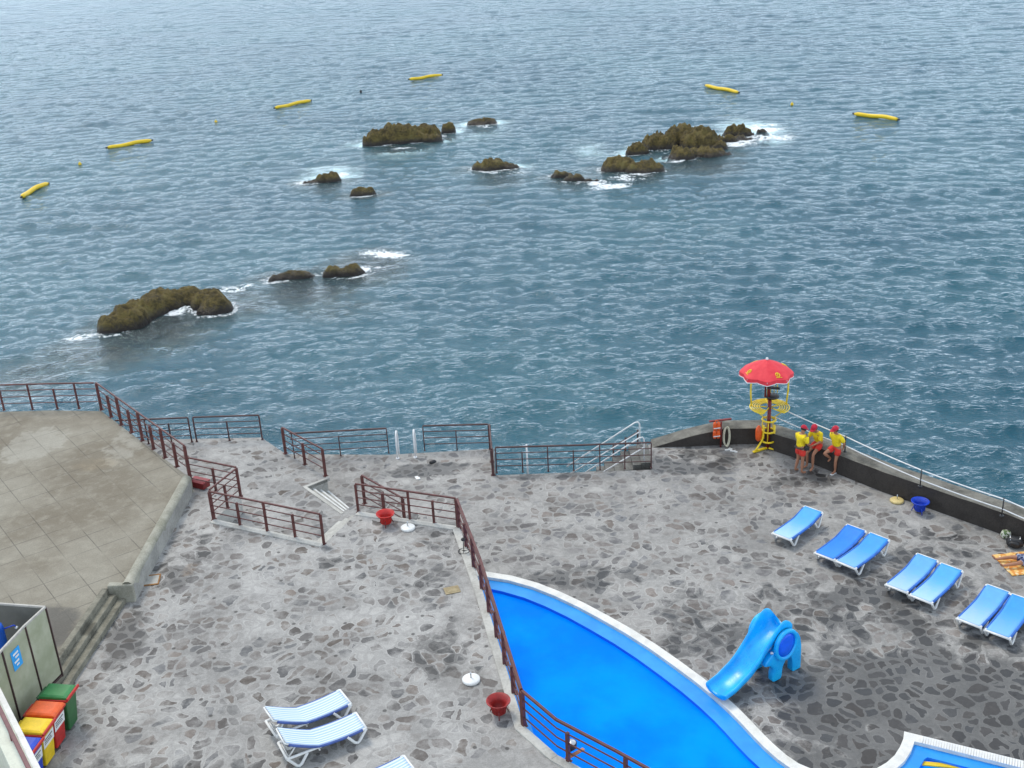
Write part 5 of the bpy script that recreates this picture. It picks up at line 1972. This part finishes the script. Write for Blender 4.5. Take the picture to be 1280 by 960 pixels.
def person(label, loc, yaw, J, cap=True, shirt=True, shorts_mat=None, lying=False, head_dir=(1, 0, 0)):
    """J: joints in local space, +x = facing.  keys: pelvis waist chest neck head top, and l/r: sh el wr hand hip kn an toe"""
    root = empty('person', loc, yaw)
    tag(root, label, 'person', 'lifeguards in yellow shirts' if shirt else None)
    J = {k: Vector(v) for k, v in J.items()}
    order, edges, rad = [], [], []
    ix = {}
    def add(k, v, r, par=None):
        ix[k] = len(order); order.append(Vector(v)); rad.append(r)
        if par: edges.append((ix[par], ix[k]))
    add('pelvis', J['pelvis'], (.155, .12))
    add('waist', J['waist'], (.14, .105), 'pelvis')
    add('chest', J['chest'], (.17, .12), 'waist')
    add('collar', J['chest'].lerp(J['neck'], .65), (.11, .085), 'chest')
    add('neck', J['neck'], .055, 'collar')
    add('jaw', J['neck'].lerp(J['head'], .55), .068, 'neck')
    add('head', J['head'], .098, 'jaw')
    add('top', J['top'], .066, 'head')
    for s in 'lr':
        add(s + 'sh', J[s + 'sh'], .064, 'collar')
        add(s + 'ua', J[s + 'sh'].lerp(J[s + 'el'], .5), .052, s + 'sh')
        add(s + 'el', J[s + 'el'], .040, s + 'ua')
        add(s + 'fa', J[s + 'el'].lerp(J[s + 'wr'], .4), .042, s + 'el')
        add(s + 'wr', J[s + 'wr'], .027, s + 'fa')
        hd = (J[s + 'wr'] - J[s + 'el']).normalized()
        add(s + 'pa', J[s + 'wr'] + hd * .07, (.042, .022), s + 'wr')
        add(s + 'hip', J[s + 'hip'], .092, 'pelvis')
        add(s + 'th', J[s + 'hip'].lerp(J[s + 'kn'], .5), .078, s + 'hip')
        add(s + 'kn', J[s + 'kn'], .054, s + 'th')
        add(s + 'ca', J[s + 'kn'].lerp(J[s + 'an'], .35), .056, s + 'kn')
        add(s + 'an', J[s + 'an'], .036, s + 'ca')
        td = (J[s + 'toe'] - J[s + 'an'])
        add(s + 'ft', J[s + 'an'] + td * .5 + Vector((0, 0, -.01)), (.042, .032), s + 'an')
        add(s + 'to', J[s + 'toe'], (.04, .022), s + 'ft')
    vs, fs = skin_mesh(order, edges, rad)
    mb = MB(); mb.add(vs, fs, 0, True)
    hdv = Vector(head_dir).normalized()
    upv = (J['top'] - J['neck']).normalized()
    side = upv.cross(hdv).normalized()
    H = J['head']
    # nose, ears, lips as part of the body mesh
    mb.tube([H + hdv * .095 + upv * .02, H + hdv * .122 - upv * .012, H + hdv * .10 - upv * .03], [.008, .016, .010], 6)
    mb.tube([H + hdv * .088 - upv * .055 - side * .025, H + hdv * .098 - upv * .054, H + hdv * .088 - upv * .055 + side * .025], [.004, .009, .004], 6)
    for sg in (-1, 1):
        mb.tube([H + side * sg * .088 + upv * .03, H + side * sg * .106 + upv * .012, H + side * sg * .092 - upv * .028], [.010, .016, .008], 6)
    # fingers
    for s in 'lr':
        hd = (J[s + 'wr'] - J[s + 'el']).normalized()
        inward = (J['chest'] - J[s + 'wr'])
        inward = (inward - hd * inward.dot(hd)).normalized()
        acr = hd.cross(inward).normalized()
        pb = J[s + 'wr'] + hd * .075
        for k, ln in enumerate((.062, .074, .070, .055)):
            b0 = pb + acr * (-.03 + .02 * k)
            mb.tube([b0, b0 + hd * ln * .55 + inward * .004, b0 + hd * ln * .9 + inward * .018, b0 + hd * ln + inward * .034], [.0105, .0095, .0085, .006], 6)
        b0 = J[s + 'wr'] + hd * .03 - acr * .025
        mb.tube([b0, b0 + hd * .028 - acr * .022 + inward * .012, b0 + hd * .055 - acr * .026 + inward * .024], [.013, .011, .008], 6)
    body = mb.build('body', M_skin, root)
    for sg in (-1, 1):
        m2_ = MB(); c_ = H + hdv * .092 + side * sg * .034 + upv * .018
        m2_.lathe([(0, -.010), (.011, -.004), (.011, .004), (0, .010)], c_, 8); m2_.build('eye', M_eye, root)
    # shorts
    if True:
        o2, e2, r2 = [], [], []
        i2 = {}
        def add2(k, v, r, par=None):
            i2[k] = len(o2); o2.append(Vector(v)); r2.append(r)
            if par: e2.append((i2[par], i2[k]))
        add2('pelvis', J['pelvis'], (.178, .145)); add2('waist', J['pelvis'].lerp(J['waist'], .62), (.165, .128), 'pelvis')
        for s in 'lr':
            add2(s + 'hip', J[s + 'hip'], .122, 'pelvis')
            add2(s + 'a', J[s + 'hip'].lerp(J[s + 'kn'], .30), .118, s + 'hip')
            add2(s + 'b', J[s + 'hip'].lerp(J[s + 'kn'], .60), .112, s + 'a')
        v_, f_ = skin_mesh(o2, e2, r2)
        m2_ = MB(); m2_.add(v_, f_, 0, True); m2_.build('shorts', shorts_mat or M_short, root)
    if shirt:
        o2, e2, r2 = [], [], []
        i2 = {}
        add2('waist', J['pelvis'].lerp(J['waist'], .35), (.178, .145)); add2('w2', J['waist'], (.172, .14), 'waist'); add2('chest', J['chest'], (.192, .145), 'w2')
        add2('col', J['chest'].lerp(J['neck'], .62), (.125, .105), 'chest'); add2('neck', J['chest'].lerp(J['neck'], .9), .072, 'col')
        for s in 'lr':
            add2(s + 'sh', J[s + 'sh'], .086, 'col')
            add2(s + 'a', J[s + 'sh'].lerp(J[s + 'el'], .5), .082, s + 'sh')
            add2(s + 'b', J[s + 'sh'].lerp(J[s + 'el'], .92), .076, s + 'a')
        v_, f_ = skin_mesh(o2, e2, r2)
        m2_ = MB(); m2_.add(v_, f_, 0, True); m2_.build('shirt', M_shirt, root)
    if cap:
        n = 20
        vs, fs = [], []
        rows = 7
        c0_ = H + upv * .035 - hdv * .006
        for i in range(rows + 1):
            ph = i / rows * math.pi * .5
            for k in range(n):
                a = 2 * math.pi * k / n
                d = (hdv * math.cos(a) * .122 + side * math.sin(a) * .108) * math.cos(ph) + upv * .115 * math.sin(ph)
                vs.append(c0_ + d)
        for i in range(rows):
            for k in range(n):
                l = (k + 1) % n
                fs.append((i * n + k, i * n + l, (i + 1) * n + l, (i + 1) * n + k))
        m2_ = MB(); m2_.add(vs, fs, 0, True); cp = m2_.build('cap', M_cap, root)
        vb, fb = [], []
        for i in range(4):
            for k in range(9):
                a = R(-62 + 124 * k / 8)
                rr = .118 + .085 * i / 3 * math.cos(a * .9)
                q = c0_ + hdv * math.cos(a) * rr + side * math.sin(a) * (.106 + .01 * i / 3) - upv * (.004 + .016 * i / 3 + .012 * math.sin(a) ** 2)
                vb.append(q)
        for i in range(3):
            for k in range(8):
                a = i * 9 + k; fb.append((a, a + 1, a + 10, a + 9))
        m2_ = MB(); m2_.add(vb, fb, 0, True); br_ = m2_.build('cap_peak', M_cap, cp)
        br_.modifiers.new('s', 'SOLIDIFY').thickness = .008
        # hair below the cap at the back
        vs, fs = [], []
        for i in range(4):
            for k in range(11):
                a = R(75 + 210 * k / 10)
                q = c0_ + hdv * math.cos(a) * .103 + side * math.sin(a) * .101 - upv * (.0 + .022 * i)
                q = q + (H - q) * (.03 * i)
                vs.append(q)
        for i in range(3):
            for k in range(10):
                a = i * 11 + k; fs.append((a, a + 1, a + 12, a + 11))
        m2_ = MB(); m2_.add(vs, fs, 0, True); hr = m2_.build('hair', M_hair, root); hr.modifiers.new('s', 'SOLIDIFY').thickness = .012
    else:
        n = 18
        vs, fs = [], []
        for i in range(7):
            ph = i / 6 * math.pi * .5
            for k in range(n):
                a = 2 * math.pi * k / n
                vs.append(H + upv * .02 - hdv * .02 + (hdv * math.cos(a) * .105 + side * math.sin(a) * .107) * math.cos(ph) + upv * .105 * math.sin(ph))
        for i in range(6):
            for k in range(n):
                l = (k + 1) % n
                fs.append((i * n + k, i * n + l, (i + 1) * n + l, (i + 1) * n + k))
        m2_ = MB(); m2_.add(vs, fs, 0, True); m2_.build('hair', M_hair, root)
    return root, J


STAND = dict(pelvis=(0, 0, .95), waist=(0, 0, 1.10), chest=(.0, 0, 1.32), neck=(.01, 0, 1.50), head=(.035, 0, 1.655), top=(.03, 0, 1.74),
             lsh=(0, .19, 1.43), lel=(.0, .25, 1.15), lwr=(.08, .24, .92), rsh=(0, -.19, 1.43), rel=(.0, -.25, 1.15), rwr=(.08, -.24, .92),
             lhip=(0, .095, .92), lkn=(.02, .11, .50), lan=(-.01, .12, .08), ltoe=(.17, .14, .035), rhip=(0, -.095, .92), rkn=(.02, -.11, .50), ran=(-.01, -.12, .08), rtoe=(.17, -.14, .035))
# 1: standing, hands together in front of the belt, facing the one on the wall
J1 = dict(STAND)
J1.update(chest=(.02, 0, 1.32), neck=(.05, 0, 1.49), head=(.10, 0, 1.64), top=(.09, 0, 1.725), lel=(.08, .25, 1.16), lwr=(.27, .10, 1.03), rel=(.08, -.25, 1.16), rwr=(.28, -.08, 1.02), lkn=(.03, .12, .5), lan=(-.06, .14, .08), ltoe=(.11, .17, .035))
p1 = W(999, 591, 0)
r1_, JJ = person('lifeguard standing with hands at his belt, wearing a dark belt pouch', (p1.x, p1.y, .004), R(28), J1, head_dir=(.95, 0, -.35))
mb = MB(); mb.tube([(.185 * math.cos(a), .185 * math.sin(a) * 1.02, 1.0) for a in [2 * math.pi * i / 20 for i in range(20)]], .022, 6, True); b_ = mb.build('belt', M_black, r1_)
mb = MB(); mb.box((.10, -.19, .98), (.17, .09, .14), R(-30)); mb.build('pouch', M_black, r1_, .02)
# 2: sitting back on the wall, bent forward, forearms on the thighs
seat_z = .74
J2 = dict(pelvis=(-.02, 0, seat_z + .13), waist=(.02, 0, seat_z + .27), chest=(.12, 0, seat_z + .47), neck=(.21, 0, seat_z + .63), head=(.29, 0, seat_z + .765), top=(.285, 0, seat_z + .855),
          lsh=(.15, .19, seat_z + .57), lel=(.25, .24, seat_z + .32), lwr=(.42, .10, seat_z + .19), rsh=(.15, -.19, seat_z + .57), rel=(.25, -.24, seat_z + .32), rwr=(.43, -.08, seat_z + .18),
          lhip=(.0, .095, seat_z + .10), lkn=(.44, .14, seat_z + .02), lan=(.38, .14, .30), ltoe=(.53, .17, .20), rhip=(0, -.095, seat_z + .10), rkn=(.43, -.13, seat_z - .02), ran=(.40, -.12, .09), rtoe=(.57, -.14, .035))
J2['lan'] = (.42, .14, .09); J2['ltoe'] = (.59, .17, .035); J2['lkn'] = (.44, .14, .60); J2['rkn'] = (.43, -.13, .58)
wp = W(1022, 558.5, .74)
person('lifeguard sitting on the sea wall, bent forward with forearms on his thighs', (wp.x + .05, wp.y + .06, .0), R(215), J2, head_dir=(.85, 0, -.5))
# 3: leaning on the wall, one foot on the ground, other knee bent back against the wall
J3 = dict(STAND)
J3.update(pelvis=(-.06, 0, .93), waist=(-.05, 0, 1.08), chest=(.0, 0, 1.30), neck=(.03, 0, 1.48), head=(.075, .0, 1.63), top=(.065, 0, 1.715), lel=(-.08, .30, 1.18), lwr=(-.17, .20, .97), rel=(-.10, -.29, 1.18), rwr=(-.18, -.18, .96), lsh=(-.01, .19, 1.41), rsh=(-.01, -.19, 1.41),
          lhip=(-.05, .095, .90), lkn=(.06, .10, .49), lan=(.04, .09, .08), ltoe=(.22, .10, .035), rhip=(-.05, -.095, .90), rkn=(.36, -.16, .76), ran=(.02, -.15, .48), rtoe=(.14, -.17, .38))
p3 = W(1040, 590, 0)
r3_, _ = person('lifeguard leaning against the sea wall on one leg, right of the three', (p3.x + .05, p3.y - .02, .004), R(212), J3, head_dir=(.9, -.35, -.25))
mb = MB()
mb.prism([(.02, .04), (.24, .05), (.25, .13), (.20, .15), (.0, .13), (-.05, .09)], .002, .026)
mb.build('sandal', M_white, r3_, .005)

# sunbather on a towel
tw = W(1272, 706, .01)
fdir = (W(1280, 703, 0) - W(1243, 707, 0)); fdir.z = 0
yaw = math.atan2(fdir.y, fdir.x)
t = NT('patterned_towel')
p = t.pos()
v = t.n('ShaderNodeTexVoronoi', {'Vector': p, 'Scale': 6.}, voronoi_dimensions='2D').outputs['Distance']
n1 = t.noise(p, 5, 4).outputs[0]
c = t.mix(t.mr(v, .3, .5), (.78, .50, .17), (.68, .28, .06))
c = t.mix(t.mr(n1, .55, .62), c, (.80, .66, .38))
t.bsdf({'Base Color': c, 'Roughness': .95})
M_towel = t.m
mb = MB()
vs, fs = [], []
nx, ny = 30, 16
for i in range(nx + 1):
    for j in range(ny + 1):
        x, y = (i / nx - .5) * 2.0, (j / ny - .5) * 1.15
        vs.append((x, y, .012 + .012 * mnoise.noise(Vector((x * 3, y * 3, 2))) + (.02 * mnoise.noise(Vector((x * 8, y * 8, 7))) if abs(y) > .45 or abs(x) > .85 else 0)))
for i in range(nx):
    for j in range(ny):
        a = i * (ny + 1) + j; fs.append((a, a + ny + 1, a + ny + 2, a + 1))
mb.add(vs, fs, 0, True)
o = mb.build('towel', M_towel)
o.modifiers.new('s', 'SOLIDIFY').thickness = .012
tc_ = tw + Vector((math.cos(yaw), math.sin(yaw), 0)) * .55 + Vector((-math.sin(yaw), math.cos(yaw), 0)) * .05
o.location = (tc_.x, tc_.y, .012); o.rotation_euler = (0, 0, yaw)
tag(o, 'orange and yellow patterned towel under the sunbather by the wall', 'towel')
t = NT('patterned_shorts')
p = t.pos()
v = t.noise(p, 16, 2).outputs[0]
t.bsdf({'Base Color': t.mix(t.mr(v, .47, .53), (.035, .045, .12), (.30, .34, .45)), 'Roughness': .9})
M_pshort = t.m
ft = W(1244, 706, .08)
base = ft + Vector((math.cos(yaw), math.sin(yaw), 0)) * .12
zz = .135
# lying on the back; local x runs from the feet towards the head
JL = dict(pelvis=(.83, 0, zz), waist=(.98, 0, zz), chest=(1.20, 0, zz + .02), neck=(1.40, 0, zz + .01), head=(1.56, 0, zz + .02), top=(1.645, 0, zz + .02),
          lsh=(1.33, .19, zz), lel=(1.08, .33, zz - .06), lwr=(.86, .38, zz - .07), rsh=(1.33, -.19, zz), rel=(1.08, -.33, zz - .06), rwr=(.86, -.38, zz - .07),
          lhip=(.80, .095, zz), lkn=(.42, .19, zz + .0), lan=(.02, .24, zz - .05), ltoe=(-.08, .30, zz + .07), rhip=(.80, -.095, zz), rkn=(.41, -.17, zz + .0), ran=(.02, -.12, zz - .05), rtoe=(-.07, -.17, zz + .07))
person('sunbather in dark patterned shorts lying on the orange towel by the right edge', (base.x, base.y, .02), yaw, JL, cap=False, shirt=False, shorts_mat=M_pshort, head_dir=(0.02, 0, 1))

# backpack with green white towel
q = W(1268, 683, 0)
root = empty('backpack', (q.x, q.y, .004), R(-30))
tag(root, 'black backpack on the deck against the sea wall by the sunbather', 'backpack')
vs, fs = [], []
def lump(n, sx, sy, sz, cz, sd):
    bm = bmesh.new()
    bmesh.ops.create_icosphere(bm, subdivisions=3, radius=1)
    vv = []
    for v in bm.verts:
        c_ = v.co.copy()
        k_ = 1 + .14 * mnoise.noise(c_ * 1.7 + Vector((sd, 0, 0)))
        c_ = Vector([math.copysign(abs(x) ** .75, x) for x in c_]) * k_
        vv.append((c_.x * sx, c_.y * sy, max(.003, c_.z * sz + cz)))
    ff = [tuple(v.index for v in f.verts) for f in bm.faces]
    bm.free()
    return vv, ff
mb = MB(); mb.add(*lump(3, .24, .17, .17, .16, 2), 0, True); mb.build('body', M_black, root)
mb = MB(); mb.add(*lump(3, .16, .05, .10, .14, 5), 0, True)
o = mb.build('front_pocket', M_black, root); o.location = (0, -.17, 0)
mb = MB(); mb.tube([(-.1, .12, .27), (-.16, .0, .34), (-.12, -.12, .26), (-.14, -.16, .08)], .018, 6); mb.tube([(.08, .12, .28), (.13, 0, .34), (.12, -.12, .26), (.14, -.16, .08)], .018, 6)
mb.build('strap', M_metal, root)
q = W(1257, 672, 0)
mb = MB(); mb.add(*lump(3, .15, .12, .13, .12, 9), 0, True)
t = NT('green_white_bag')
p = t.pos(); n1 = t.noise(p, 9, 2).outputs[0]
t.bsdf({'Base Color': t.mix(t.mr(n1, .48, .52), (.62, .62, .52), (.10, .16, .06)), 'Roughness': .6})
o = mb.build('carrier_bag', t.m); o.location = (q.x, q.y, .004)
tag(o, 'white and green carrier bag squeezed between the black backpack and the wall', 'bag')
